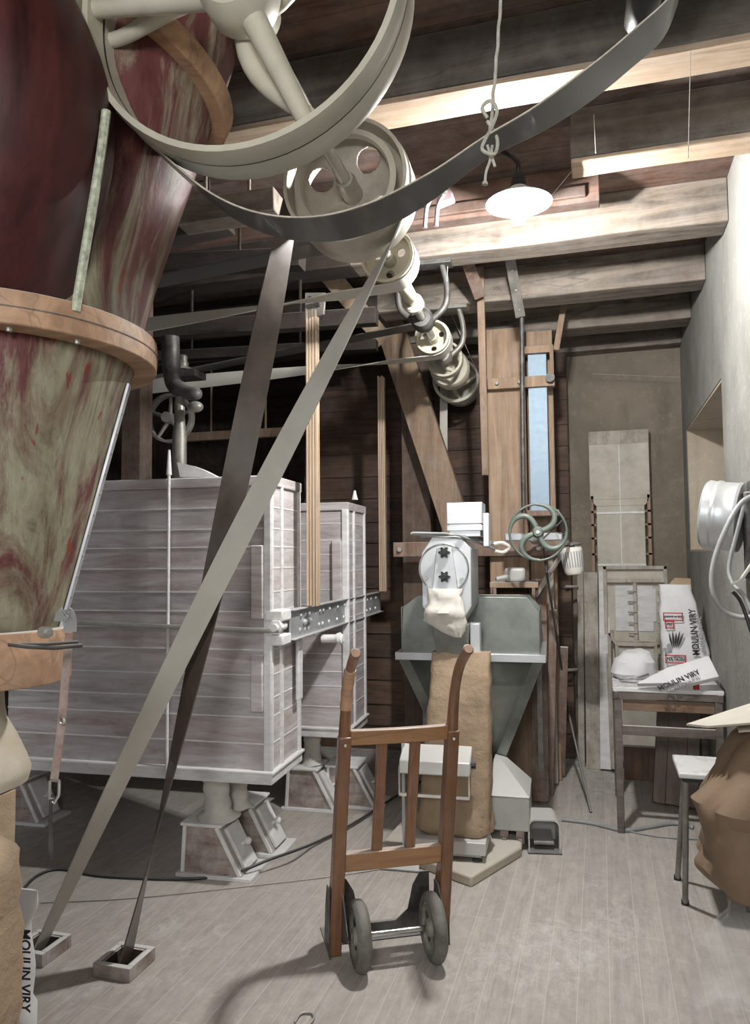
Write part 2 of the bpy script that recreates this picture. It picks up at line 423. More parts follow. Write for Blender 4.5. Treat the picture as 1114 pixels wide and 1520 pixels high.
def text(body, parent, mat, loc, right, up, size, name='printed_text'):
    """raised ink lettering lying on a surface; right and up are the reading directions"""
    c = bpy.data.curves.new(name, 'FONT'); c.body = body; c.size = size; c.extrude = 0.0006; c.align_x = 'CENTER'; c.align_y = 'CENTER'
    c.offset = size * 0.022
    c.materials.append(MT[mat])
    tmp = bpy.data.objects.new(name + '_curve', c); me = bpy.data.meshes.new_from_object(tmp); bpy.data.objects.remove(tmp)
    if not me.materials: me.materials.append(MT[mat])
    o = bpy.data.objects.new(name, me); COL.objects.link(o); o.parent = parent
    r = V3(right).normalized(); u = V3(up); u = (u - r * u.dot(r)).normalized(); n = r.cross(u)
    m = Matrix(((r.x * .85, u.x, n.x, loc[0]), (r.y * .85, u.y, n.y, loc[1]), (r.z * .85, u.z, n.z, loc[2]), (0, 0, 0, 1)))
    o.matrix_local = WM[parent.name].inverted() @ m
    return o
def sack(M, secs, n=40, crump=0.012, seed=0, fr=7.0, p=3.2, low=0.0):
    """crumpled bag: secs = (z, half width, half depth, cx, cy)"""
    mb = MB(M); R = []
    sp = []
    for a, b in zip(secs[:-1], secs[1:]):
        k = max(2, int(abs(b[0] - a[0]) / 0.028))
        for i in range(k): sp.append([a[j] + (b[j] - a[j]) * i / k for j in range(5)])
    sp.append(list(secs[-1]))
    for z, hw, hd, cx, cy in sp:
        ring = []
        for i in range(n):
            t = 2 * pi * i / n; c = cos(t); s = sin(t)
            r = (abs(c) ** p + abs(s) ** p) ** (-1 / p)
            x = cx + hw * r * c; y = cy + hd * r * s
            q = noise.noise(V3((x * fr + seed, y * fr, z * fr * 1.4)))
            q2 = abs(noise.noise(V3((x * fr * 2.3, y * fr * 2.3 + seed, z * fr * 3.2))))
            d = crump * (1 + low * max(0, 1 - (z - secs[0][0]) / 0.22)) * (q * 1.2 + q2 * 0.9 - 0.3)
            ring.append((x + c * d * 1.2, y + s * d * 1.2, z + d * 0.3))
        R.append(ring)
    return mb.rings(R)
def rmat(loc, rz): return Matrix.Translation(loc) @ Matrix.Rotation(rz, 4, 'Z')

# ------------------------------------------------------------------ room shell
XW = 0.62; YB = 6.1; ZB = 3.06; ZC = 3.27
mb = MB()
BX = []
for u0, v0 in ((-1.94, 2.62), (-1.57, 2.60)):            # two belt openings in the floor
    p = MACH @ V3((u0, v0, 0)); BX.append((p.x, p.y))
hx = 0.055; hy = 0.06
xs = sorted([-5.2] + [b[0] + q for b in BX for q in (-hx, hx)] + [1.2])
y0 = min(b[1] for b in BX) - hy; y1 = max(b[1] for b in BX) + hy
mb.box(-5.2, 1.2, -2.5, y0, -0.06, 0); mb.box(-5.2, 1.2, y1, 9.0, -0.06, 0)
mb.box(xs[0], xs[1], y0, y1, -0.06, 0); mb.box(xs[2], xs[3], y0, y1, -0.06, 0); mb.box(xs[4], xs[5], y0, y1, -0.06, 0)
struct(mb.build('floor', 'floor'))
mb = MB()
y = -2.4
while y < 8.8:
    mb.box(-5.2, 1.0, y, y + 0.148, ZC, ZC + 0.03); y += 0.15
struct(mb.build('ceiling', 'ceil'))
# right wall with window opening
WY0, WY1, WZ0, WZ1 = 4.2, 5.85, 1.52, 2.40
mb = MB()
mb.box(XW, 1.05, -2.4, WY0, 0, ZC); mb.box(XW, 1.05, WY1, YB + 0.2, 0, ZC)
mb.box(XW, 1.05, WY0, WY1, 0, WZ0); mb.box(XW, 1.05, WY0, WY1, WZ1, ZC)
struct(mb.build('wall_right', 'wallright'))
mb = MB()                                                # plastered reveal lining
mb.box(XW + 0.004, 1.0, WY1 - 0.02, WY1, WZ0, WZ1); mb.box(XW + 0.004, 1.0, WY0, WY1, WZ1 - 0.015, WZ1)
mb.box(XW + 0.004, 1.0, WY0, WY1, WZ0, WZ0 + 0.012); mb.box(XW + 0.004, 1.0, WY0, WY0 + 0.02, WZ0, WZ1)
struct(mb.build('trim_1', 'jamb'))
w1 = bpy.data.objects.new('window_1', None); COL.objects.link(w1); w1.location = (1.0, WY0, WZ0); WM['window_1'] = Matrix.Translation((1.0, WY0, WZ0)); w1['kind'] = 'structure'
mb = MB(); mb.box(1.0, 1.04, WY0, WY0 + 0.05, WZ0, WZ1).box(1.0, 1.04, WY1 - 0.05, WY1, WZ0, WZ1).box(1.0, 1.04, WY0, WY1, WZ0, WZ0 + .05).box(1.0, 1.04, WY0, WY1, WZ1 - .05, WZ1).box(1.0, 1.04, 5.0, 5.05, WZ0, WZ1)
mb.build('window_frame', 'post', w1)
mb = MB(); mb.box(1.015, 1.02, WY0, WY1, WZ0, WZ1); mb.build('pane', 'glass', w1)
# back wall (stone) with a hole at its foot
mb = MB()
mb.box(-1.2, -0.40, YB, YB + 0.3, 0, ZC); mb.box(-0.27, 0.62, YB, YB + 0.3, 0, ZC); mb.box(-0.40, -0.27, YB, YB + 0.3, 0.42, ZC)
mb.box(-0.40, -0.27, YB + 0.25, YB + 0.3, 0, 0.42)
struct(mb.build('wall_back', 'wallback'))
mb = MB(); mb.box(-5.2, -5.0, -2.4, 9, 0, ZC); struct(mb.build('wall_left', 'postdark'))
mb = MB(); mb.box(-5.2, -1.9, 8.8, 9.0, 0, ZC); struct(mb.build('wall_rear', 'postdark'))
# lapped board partition behind the sifters
mb = MB(MACH); z = 0.0; k = 0
while z < 2.9:
    h = (0.185, 0.165, 0.19, 0.175)[k % 4]
    mb.hexa([(-1.95, 5.90, z), (0.12, 5.90, z), (0.12, 5.94, z), (-1.95, 5.94, z), (-1.95, 5.918, z + h + .01), (0.12, 5.918, z + h + .01), (0.12, 5.94, z + h + .01), (-1.95, 5.94, z + h + .01)])
    z += h; k += 1
struct(mb.build('wall_partition', 'siding'))
mb = MB(MACH); z = 0.0; k = 0
while z < 2.9:
    mb.hexa([(-1.97, 5.92, z), (-1.95, 5.92, z), (-1.95, 8.6, z), (-1.97, 8.6, z), (-1.985, 5.92, z + .18), (-1.965, 5.92, z + .18), (-1.965, 8.6, z + .18), (-1.985, 8.6, z + .18)])
    z += .18
struct(mb.build('wall_partition_side', 'siding'))

# beams
def beam(y0, y1, x0, x1, mat='beam', z0=ZB, z1=ZC, name='ceiling_beam'):
    mb = MB(); n = 24
    R = []
    for i in range(n + 1):
        x = x0 + (x1 - x0) * i / n
        j = [noise.noise(V3((x * 1.7, y0 * 3 + k, 0))) * 0.008 for k in range(4)]
        R.append([(x, y0 + j[0], z0 + j[1]), (x, y1 + j[2], z0 + j[3]), (x, y1, z1), (x, y0 + j[0], z1)])
    mb.rings(R)
    return struct(mb.build(name, mat, smooth=30, bevel=0.006))
for a_, b_, c_ in ((1.70, 1.86, -3.6), (2.43, 2.59, -3.6), (3.03, 3.17, (-0.072, 3.050, 3.023)[0])):
    beam(a_, b_, c_, XW, 'beamdim', ZB + .012)
    beam(a_ + .004, b_ - .002, c_ + .002, XW, 'beam_pine', ZB - .008, ZB + .012, 'ceiling_beam_sole')
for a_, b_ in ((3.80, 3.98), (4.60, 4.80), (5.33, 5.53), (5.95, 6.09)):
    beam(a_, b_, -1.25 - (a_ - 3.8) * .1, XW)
    beam(a_, b_, -4.9, -1.25 - (a_ - 3.8) * .1, 'woodshade')  # left lengths of the same beams, coloured dark for the shade there
# trimmer header carrying the lamp
mb = MB(); mb.box(-0.9, 0.04, 3.50, 3.58, 3.10, ZC); mb.box(-0.9, -0.02, 3.475, 3.5, 3.12, 3.17)
struct(mb.build('ceiling_header', 'ceil', bevel=0.004))
# pale batten under second beam
# timber posts and rails
mb = MB(MACH); mb.box(-0.425, -0.165, 5.2, 5.38, 0, ZB - 0.002); struct(mb.build('timber_post', 'post', bevel=0.006))
mb = MB(MACH); mb.box(-0.16, 0.02, 5.32, 5.40, 0, ZB - 0.002); struct(mb.build('timber_post', 'post', bevel=0.006))
mb = MB(MACH); mb.box(-1.07, -0.86, 5.42, 5.58, 0, ZB - 0.002); struct(mb.build('timber_post', 'postdark', bevel=0.006))
mb = MB(); a = V3((-1.434, 5.228, 3.239)); b = V3((-0.901, 5.258, 1.551))
mb.bar(a + (a - b) * 0.10, b, 0.20, 0.12, up=tuple(AV)); struct(mb.build('diagonal_brace', 'post', bevel=0.005))
mb = MB(); a = V3((-1.562, 4.219, 3.253)); b = V3((-1.397, 4.930, 3.003)); mb.bar(a, b, 0.12, 0.12, up=tuple(AV)); struct(mb.build('diagonal_brace', 'beam_pine', bevel=0.005))
t = thing('clamp_rail', 'brown timber rail bolted across the posts behind the packing machine', 'timber', mw(-0.45, 5.15, 1.49))
mb = MB(MACH); mb.box(-1.08, 0.10, 5.14, 5.2, 1.50, 1.60); mb.build('rail', 'redplank', t, bevel=0.004)
for u in (-1.03, -0.1): mb = MB(); mb.cyl(mw(u, 5.15, 1.55), mw(u, 5.11, 1.55), 0.022, 0.016, 6); mb.build('bolt', 'steel', t)
t = thing('clamp_rail', 'short pale timber strap bolted across the tall pine post', 'timber', mw(-0.2, 5.15, 2.6))
mb = MB(MACH); mb.box(-0.415, 0.03, 5.13, 5.19, 2.625, 2.70); mb.build('rail', 'post', t, bevel=0.004)
for u in (-0.35, -0.2): mb = MB(); mb.cyl(mw(u, 5.14, 2.66), mw(u, 5.10, 2.66), 0.016, 0.012, 6); mb.build('bolt', 'irongrey', t)
mb = MB(); mb.cyl(mw(0.0, 5.14, 2.67), mw(0.0, 5.08, 2.67), 0.03, 0.03, 10); mb.build('bolt', 'iron', t)

# ------------------------------------------------------------------ lamp
t = thing('hanging_lamp', 'lit white enamel dish lamp on a black gooseneck under the ceiling', 'lamp', (BULB[0], BULB[1], BULB[2] - 0.05))
bx, by, bz = BULB
mb = MB(); mb.lathe([(0.030, 0.115), (0.045, 0.10), (0.07, 0.085), (0.115, 0.06), (0.133, 0.048), (0.135, 0.044), (0.130, 0.045), (0.113, 0.055), (0.068, 0.08), (0.04, 0.095)], (bx, by, bz + 0.008), (0, 0, 1), 48, closed=True)
mb.build('lamp_shade', 'enamel', t)
mb = MB(); mb.lathe([(0.001, 0.17), (0.02, 0.168), (0.028, 0.15), (0.033, 0.125), (0.035, 0.105), (0.03, 0.1)], (bx, by, bz + 0.01), (0, 0, 1), 20); mb.build('lamp_socket', 'black', t)
mb = MB(); mb.ball((bx, by, bz), 0.034, 16, sc=(1, 1, 1.15)); mb.cyl((bx, by, bz + 0.02), (bx, by, bz + 0.11), 0.024, 0.018, 14); mb.build('bulb', 'bulb', t)
P = spline([(bx, by, bz + 0.17), (bx - 0.002, by + 0.01, bz + 0.23), (-0.328, 3.242, 3.230), (-0.371, 3.289, 3.279), (-0.414, 3.398, 3.337)], 6)
mb = MB(); mb.tube(P, 0.010, 10); mb.build('gooseneck', 'black', t)
mb = MB(); mb.tube([(-0.761, 3.324, 3.227), (-0.632, 3.308, 3.256), (-0.404, 3.391, 3.332)], 0.006, 8); tag(mb.build('conduit', 'leadgrey'), 'thin grey conduit running along the ceiling header to the lamp', 'pipe')

# ------------------------------------------------------------------ line shaft with pulleys
SU, SZ = -0.65, 2.75
def sp(v, du=0, dz=0): return mw(SU + du, v, SZ + dz)
shaft = thing('line_shaft', 'long overhead steel line shaft carrying the large cream flywheel and smaller pulleys', 'line shaft', sp(2.0, 0, -0.4), radians(3.2))
mb = MB(); mb.cyl(sp(0.9), sp(5.86), 0.021, n=24); mb.build('shaft', 'steel', shaft)
def rimprof(R, w, t, crown=0.004): return [(R, 0), (R + crown, w * .5), (R, w), (R - t, w), (R - t, w * .5), (R - t, 0)]
def spoke_pulley(v, R, w, mat, arms, curved=False, hubr=0.06, hubl=0.13, aw=0.03, ph=0.0, name='pulley', t=0.014):
    mb = MB(); mb.lathe(rimprof(R, w, t), sp(v), AV, 72, closed=True); p = mb.build(name, mat, shaft)
    mb = MB(); mb.lathe([(0.022, -hubl * .2), (hubr * .8, -hubl * .2), (hubr, 0), (hubr, w), (hubr * .8, w + hubl * .2), (0.022, w + hubl * .2)], sp(v), AV, 32, closed=True)
    mb.build('hub', mat, p)
    for k in range(arms):
        a = ph + 2 * pi * k / arms; path = []; rr = []
        for i in range(13):
            q = i / 12; r = hubr * .7 + (R - t * 0.6 - hubr * .7) * q
            b = a + (0.85 * sin(q * pi * .5) if curved else 0)
            path.append(sp(v + w / 2, r * cos(b), r * sin(b))); rr.append(aw * (1.0 - 0.35 * q))
        mb = MB(); mb.tube(path, rr, 12); mb.build('spoke', mat, p)
    return p
spoke_pulley(1.475, 0.375, 0.062, 'cream', 3, False, 0.085, 0.16, 0.030, -1.12, 'flywheel')
spoke_pulley(1.542, 0.375, 0.062, 'cream', 3, True, 0.06, 0.05, 0.026, 2.3, 'flywheel')
mb = MB(); mb.lathe([(.374, 0), (.374, .006), (.36, .006), (.36, 0)], sp(1.5365), AV, 72, closed=True); mb.build('gap_shade_ring', 'black', shaft)  # black ring added for the dark between the two rims
# webbed pulley with round holes
def web_pulley(v, R, w, mat, holes, hr, hpos, dish=0.05, name='pulley', hub=0.035):
    mb = MB(); mb.lathe(rimprof(R, w, 0.012), sp(v), AV, 64, closed=True); p = mb.build(name, mat, shaft)
    mb = MB(); nr = 96; x, y = mb.frame(AV)
    rad = [hub, hpos - hr * 1.15, hpos + hr * 1.15, R - 0.01]
    dz = lambda r: dish * (1 - ((r - hub) / (R - hub)) ** 1.5) * 0.5 + w * 0.45
    rs = [hub + (R - 0.01 - hub) * i / 32 for i in range(33)]
    o = V3(sp(v)); pts = []; F = []
    for r in rs:
        for i in range(nr * 2):
            a = pi * i / nr; pts.append(o + AV * (dz(r)) + (x * cos(a) + y * sin(a)) * r)
    nn = nr * 2
    for j in range(32):
        for i in range(nn):
            rm = (rs[j] + rs[j + 1]) / 2; am = pi * (i + .5) / nr
            c = V3((rm * cos(am), rm * sin(am), 0)); ok = True
            for h in range(holes):
                ha = 2 * pi * h / holes + .5
                q = c - V3((hpos * cos(ha), hpos * sin(ha), 0))
                if q.length < hr: ok = False
            if ok: F.append((j * nn + i, j * nn + (i + 1) % nn, (j + 1) * nn + (i + 1) % nn, (j + 1) * nn + i))
    used = set(i for f in F for i in f)
    for j in range(33):
        for i in range(nn):
            r = rs[j]; am = pi * i / nr; c = V3((r * cos(am), r * sin(am), 0))
            for h in range(holes):
                ha = 2 * pi * h / holes + .5; hc = V3((hpos * cos(ha), hpos * sin(ha), 0)); q = c - hc
                if 0 < q.length < hr * 1.0 and (j * nn + i) in used:
                    c2 = hc + q.normalized() * hr; pts[j * nn + i] = o + AV * dz(c2.length) + x * c2.x + y * c2.y
    mb._a(pts, F, 0); wb = mb.build('web', mat, p)
    s = wb.modifiers.new('s', 'SOLIDIFY'); s.thickness = 0.008
    mb = MB(); mb.lathe([(0.021, 0), (hub * .85, 0), (hub, 0.02), (hub, w), (0.021, w)], sp(v), AV, 28, closed=True); mb.build('hub', mat, p)
    return p
web_pulley(2.36, 0.212, 0.19, 'creamdark', 4, 0.042, 0.125, 0.08, 'pulley')
mb = MB(); mb.lathe([(0.150, 0.02), (0.155, 0.0), (0.16, 0), (0.175, .005), (0.175, 0.012), (0.155, 0.03)], sp(2.365), AV, 64, closed=True); mb.build('step_ring', 'cream', shaft)
web_pulley(3.02, 0.112, 0.13, 'cream', 3, 0.018, 0.06, 0.03, 'pulley', 0.03)
for v, r, w in ((3.35, 0.035, 0.20), (3.62, 0.05, 0.05), (3.9, 0.03, 0.16)):
    mb = MB(); mb.lathe([(0.02, 0), (r * .8, 0), (r, .01), (r, w - .01), (r * .8, w), (0.02, w)], sp(v), AV, 28, closed=True); mb.build('shaft_collar', 'cream', shaft)
web_pulley(4.22, 0.098, 0.15, 'cream', 3, 0.016, 0.055, 0.03, 'pulley', 0.028)
mb = MB(); mb.lathe([(0.02, 0), (0.05, 0), (0.05, .05), (0.038, .06), (0.038, .2), (0.02, .2)], sp(4.40), AV, 28, closed=True); mb.build('shaft_collar', 'cream', shaft)
spoke_pulley(4.72, 0.115, 0.07, 'cream', 3, True, 0.035, 0.05, 0.018, 0.3, 'pulley')
mb = MB(); mb.lathe([(0.02, 0), (0.12, 0), (0.13, .02), (0.13, .08), (0.118, .09), (0.118, .17), (0.10, .19), (0.02, .19)], sp(4.95), AV, 48, closed=True); mb.build('step_pulley', 'cream', shaft)
spoke_pulley(5.3, 0.158, 0.09, 'cream', 4, True, 0.04, 0.05, 0.02, 0.9, 'pulley')
mb = MB(); mb.lathe([(0.02, 0), (0.135, 0), (0.14, .01), (0.14, .10), (0.02, .10)], sp(5.5), AV, 48, closed=True); mb.build('step_pulley', 'creamdark', shaft)

def hanger(v, label, mat, h=None):
    t = thing('shaft_hanger', label, 'bearing hanger', sp(v, 0, -0.06), radians(3.2))
    mb = MB(); mb.lathe([(0.024, 0), (0.05, 0), (0.06, .03), (0.06, .09), (0.05, .12), (0.024, .12)], sp(v - 0.06), AV, 24, closed=True); mb.build('bearing', mat, t)
    for sgn in (-1, 1):
        mb = MB(); P = spline([sp(v, sgn * 0.05, 0), sp(v, sgn * 0.12, 0.07), sp(v, sgn * 0.13, 0.18), sp(v, sgn * 0.10, 0.31)], 5)
        mb.tube(P, [0.017] * len(P), 10); mb.build('arm', mat, t)
    mb = MB(MACH); mb.box(SU - 0.16, SU + 0.16, v - 0.045, v + 0.045, SZ + 0.285, SZ + 0.31); mb.build('foot_plate', mat, t, bevel=0.004)
    mb = MB(); mb.cyl(sp(v, 0, 0.04), sp(v, 0, 0.1), 0.018, 0.012, 10); mb.build('grease_cup', 'irongrey', t)
    return t
hanger(3.80 + .12, 'dark floured iron bearing hanger between the cream pulleys', 'iron')
hanger(4.66, 'pale iron bearing hanger behind the fourth pulley', 'irongrey')
mb = MB(); c0 = V3((-0.631, 3.215, 3.081))
t = thing('shaft_bracket', 'pink primed cast bracket with a bolt above the second pulley', 'bracket', tuple(c0))
mb = MB(); mb.bar(c0 + V3((-.03, 0, 0)), c0 + V3((.05, 0, .02)), 0.05, 0.10); mb.build('plate', 'pink', t, bevel=.008)
for k in (-0.03, 0.02):
    mb = MB(); mb.tube(spline([c0 + V3((k, -0.02, 0.0)), c0 + V3((k - .03, -.02, -.05)), c0 + V3((k - .04, -.02, -.14))], 5), 0.010, 8); mb.build('rib', 'pink', t)
mb = MB(); mb.cyl(c0 + V3((.02, -.02, .01)), c0 + V3((.02, -.06, .01)), 0.018, 0.018, 6); mb.build('bolt', 'iron', t)

# ------------------------------------------------------------------ belts
# crossed belt from the webbed pulley down to the floor openings
belt = thing('drive_belt', 'long crossed flat drive belt from the webbed pulley down to two floor openings', 'belt', mw(-1.75, 2.6, 0), radians(3.2))
def strand(a, b, w, t, name, mat, sgn, bow, ex, n=60):
    a = V3(a); b = V3(b); d = (b - a).normalized(); nn = AV.cross(d).normalized()
    path = []; wv = []; ww = []
    for i in range(n + 1):
        q = i / n; path.append(a.lerp(b, q) + AV * bow * sin(pi * q))
        an = pi * (q ** ex); wv.append(tuple(AV * cos(an) + nn * sin(an) * sgn)); ww.append(w)
    mb = MB(); mb.ribbon(path, wv, ww, t)
    return mb.build(name, mat, belt)
AVt = tuple(AV)
face = (0.75, 0.55, 0.25)
strand(mw(SU + 0.195, 2.46, SZ - 0.09), mw(-1.955, 2.62, 0.0), 0.082, 0.005, 'pale_strand', 'beltlight', 1, -0.06, 0.62)
strand(mw(SU - 0.203, 2.46, SZ + 0.068), mw(-1.575, 2.60, 0.0), 0.10, 0.005, 'dark_strand', 'beltdark', -1, 0.05, 0.85)
mb = MB(); P = [sp(2.46, 0.2165 * cos(a), 0.2165 * sin(a)) for a in [radians(-25 + 187 * i / 36) for i in range(37)]]
mb.ribbon(P, AVt, 0.10, 0.005); mb.build('wrap', 'beltlight', belt)

# floor boxes round the openings
for i, (x, y) in enumerate(BX):
    t = thing('belt_well', ('floured wooden curb round the left belt opening in the floor', 'floured wooden curb round the right belt opening in the floor')[i], 'floor curb', (x, y, 0), 0, 'belt opening curbs')
    Mx = rmat((x, y, 0), radians(0))
    wx = hx + 0.0; wy = hy
    for (a0, a1, b0, b1) in ((-wx - .022, wx + .022, -wy - .022, -wy), (-wx - .022, wx + .022, wy, wy + .022), (-wx - .022, -wx, -wy, wy), (wx, wx + .022, -wy, wy)):
        mb = MB(Mx); mb.box(a0, a1, b0, b1, 0, 0.05); mb.build('curb_board', 'boxwood', t, bevel=0.003)
    mb = MB(Mx)
    for (a0, a1, b0, b1) in ((-wx, -wx + .008, -wy, wy), (wx - .008, wx, -wy, wy), (-wx, wx, -wy, -wy + .008), (-wx, wx, wy - .008, wy)): mb.box(a0, a1, b0, b1, -0.5, 0.045)
    struct(mb.build('trim_%d' % (i + 2), 'postdark'))

# slack belt hanging from the flywheel to the motor pulley
V = 1.60
path = [(-1.109, 1.601, 2.589), (-1.036, 1.585, 2.519), (-0.946, 1.570, 2.431), (-0.822, 1.557, 2.320), (-0.706, 1.563, 2.260), (-0.578, 1.570, 2.237), (-0.454, 1.577, 2.254), (-0.333, 1.584, 2.305), (-0.215, 1.590, 2.375), (-0.101, 1.597, 2.424), (0.010, 1.603, 2.487), (0.092, 1.608, 2.546), (0.159, 1.611, 2.601), (0.190, 1.613, 2.669)]
t = thing('slack_belt', 'wide black flat belt hanging slack in a curve across the ceiling', 'belt', path[7])
SPB = spline(path, 6); KT = V3((-0.215, 1.590, 2.375)); WB_ = [0.128 - 0.045 * math.exp(-((p - KT).length / 0.16) ** 2) for p in SPB]
mb = MB(); mb.ribbon(SPB, AVt, WB_, 0.005); mb.build('belt_band', 'beltblack', t)
for s_ in (-1, 1):
    mb = MB(); mb.tube([V3(p) + AV * (w_ / 2 + .001) * s_ for p, w_ in zip(SPB, WB_)], 0.0022, 5); mb.build('frayed_edge', 'beltedge', t)
mc = V3((0.122, 1.669, 2.692))
t = thing('motor', 'black electric motor pulley at the top edge of the picture', 'motor', tuple(mc))
mb = MB(); mb.lathe([(0.01, -0.09), (0.030, -0.07), (0.036, -0.06), (0.036, 0.07), (0.030, 0.08), (0.01, 0.1)], mc, AV, 32); mb.build('pulley', 'black', t)
mb = MB(); mb.lathe([(0.02, 0.1), (0.1, 0.12), (0.11, 0.14), (0.11, 0.36), (0.09, 0.4), (0.02, 0.4)], mc + V3((0.12, 0, 0.42)), AV, 32); mb.build('motor_body', 'iron', t)

# twine that ties the belt
kx = V3((-0.208, 1.616, 2.407))
t = thing('twine', 'knotted grey twine tying the slack belt up to the ceiling', 'string', tuple(kx))
mb = MB(); P = spline([(-0.176, 1.643, 2.800), (-0.182, 1.637, 2.703), (-0.192, 1.630, 2.592), (-0.199, 1.624, 2.497), (-0.200, 1.557, 2.384)], 10)
P = [p + V3((noise.noise(p * 30) * .003, 0, 0)) for p in P]
mb.tube(P, 0.0038, 7); mb.build('cord', 'rope', t)
mb = MB(); mb.tube(spline([(-0.206, 1.573, 2.431), (-0.216, 1.569, 2.453), (-0.199, 1.573, 2.467), (-0.186, 1.578, 2.445), (-0.196, 1.558, 2.398), (-0.205, 1.536, 2.366), (-0.210, 1.516, 2.332), (-0.186, 1.523, 2.323), (-0.185, 1.562, 2.377), (-0.206, 1.574, 2.424)], 6), 0.0038, 6); mb.build('knot', 'rope', t)
for a, b in (((724, 215), (720, 272)), ((731, 215), (735, 246))): pass
mb = MB(); mb.tube(spline([(-0.200, 1.518, 2.342), (-0.196, 1.531, 2.319), (-0.205, 1.530, 2.291), (-0.208, 1.531, 2.265)], 5), [0.003] * 13 + [0.003, 0.006, 0.007], 6); mb.build('loose_end', 'rope', t)
mb = MB(); mb.tube(spline([(-0.190, 1.521, 2.341), (-0.193, 1.531, 2.326), (-0.187, 1.535, 2.302)], 5), 0.003, 6); mb.build('loose_end', 'rope', t)

def belt_loop(name, label, a, b, w, mat, up=None, th=0.004):
    mb = MB(); n = 30; a = V3(a); b = V3(b)
    mb.ribbon([a.lerp(b, i / n) - V3((0, 0, 0.012 * sin(pi * i / n))) for i in range(n + 1)], AVt, w, th)
    return mb
# upper flat belt round third pulley, running left to the wall machine
t = thing('flat_belt', 'pale flat belt running level from the third pulley to the left', 'belt', mw(-1.8, 3.08, 2.6))
mb = MB(); R3 = 0.117
P = [mw(-2.9, 3.10, 2.505)] + [V3(mw(-2.9, 3.10, 2.505)).lerp(V3(sp(3.085, 0, -R3)), i / 10) for i in range(1, 10)]
P += [sp(3.085, R3 * sin(a), -R3 * cos(a)) for a in [pi * i / 18 for i in range(19)]]
wv = [tuple(AV * min(1, i / 9) + V3((0, 0, 1)) * max(0, 1 - (i / 9) ** 3)) for i in range(len(P))]
mb.ribbon(P, wv, 0.105, 0.004); mb.build('lower_strand', 'beltlight', t)
mb = MB(); mb.ribbon([V3(sp(3.085, 0, R3)).lerp(V3(mw(-2.9, 3.10, 2.66)), i / 10) for i in range(0, 11)], AVt, 0.13, 0.006); mb.build('upper_strand', 'beltblack', t)
t = thing('flat_belt', 'narrower flat belt running level from the small fourth pulley to the left', 'belt', mw(-1.8, 4.3, 2.6))
mb = MB(); R5 = 0.102
P = [V3(mw(-2.75, 4.3, 2.58)).lerp(V3(sp(4.30, 0, -R5)), i / 10) for i in range(0, 10)]
P += [sp(4.30, R5 * sin(a), -R5 * cos(a)) for a in [pi * i / 18 for i in range(19)]]
wv = [tuple(AV * min(1, i / 9) + V3((0, 0, 1)) * max(0, 1 - (i / 9) ** 3)) for i in range(len(P))]
mb.ribbon(P, wv, 0.10, 0.004); mb.build('lower_strand', 'beltlight', t)
mb = MB(); mb.ribbon([V3(sp(4.30, 0, R5)).lerp(V3(mw(-2.75, 4.3, 2.60)), i / 10) for i in range(0, 11)], AVt, 0.12, 0.005); mb.build('upper_strand', 'beltblack', t)
t = thing('flat_belt', 'grey flat belt rising steeply from the rearmost pulleys to the ceiling', 'belt', mw(-.6, 5.2, 2.9))
mb = MB(); R6 = 0.162
A0 = (-0.968, 5.294, 3.213)
P = [V3(A0).lerp(V3(sp(5.34, -R6 * .6, R6 * .8)), 0)] + [V3(A0).lerp(V3(sp(5.34, R6 * .97, R6 * .2)), i / 8) for i in range(1, 9)]
P += [sp(5.34, R6 * cos(a), R6 * sin(a)) for a in [radians(10 - 190 * i / 18) for i in range(19)]]
P += [(-1.050, 5.290, 3.219)]
mb.ribbon(P, AVt, 0.08, 0.004); mb.build('belt_band', 'beltlight', t)
mb = MB(); mb.ribbon([(-1.057, 5.399, 2.879), (-1.068, 5.399, 2.114), (-1.060, 5.399, 1.675)], tuple(AU), 0.055, 0.004); tag(mb.build('flat_belt', 'beltlight'), 'grey vertical belt strip behind the diagonal timber brace', 'belt')

# ------------------------------------------------------------------ roof-level timbers at the left
def timber(name, label, a, b, w, h, mat, up=(0, 0, 1)):
    mb = MB(); mb.bar(a, b, w, h, up)
    for q in (.25, .7):                                   # iron straps up to the beams
        p = V3(a).lerp(V3(b), q); mb.box(p.x - .008, p.x + .008, p.y - .006, p.y + .006, p.z, ZC + .002)
    return tag(mb.build(name, mat, bevel=0.004), label, 'timber')
timber('timber_block', 'short dark timber with a pale sawn end beside the webbed pulley', (-1.705, 2.859, 2.974), (-1.260, 2.884, 2.988), 0.12, 0.10, 'beam')
timber('timber_block', 'dark timber piece under the slack belt with a square end', (-1.954, 3.096, 3.045), (-1.611, 3.115, 3.081), 0.12, 0.13, 'woodshade')
timber('timber_rail', 'long dark horizontal rail above the sifters at left', (-2.612, 3.860, 2.836), (-1.139, 3.943, 2.817), 0.08, 0.09, 'woodshade')
timber('timber_rail', 'second dark horizontal rail lower down above the sifters', (-3.198, 4.729, 2.953), (-1.397, 4.830, 2.920), 0.08, 0.07, 'woodshade')
timber('timber_rail', 'dark reddish plank running level under the ceiling at left', (-2.487, 3.366, 3.035), (-1.369, 3.429, 2.970), 0.10, 0.09, 'woodshade')
timber('timber_rail', 'brown plank in the dark opening behind the sifters', (-3.224, 5.428, 2.478), (-2.194, 5.486, 2.485), 0.05, 0.07, 'post')

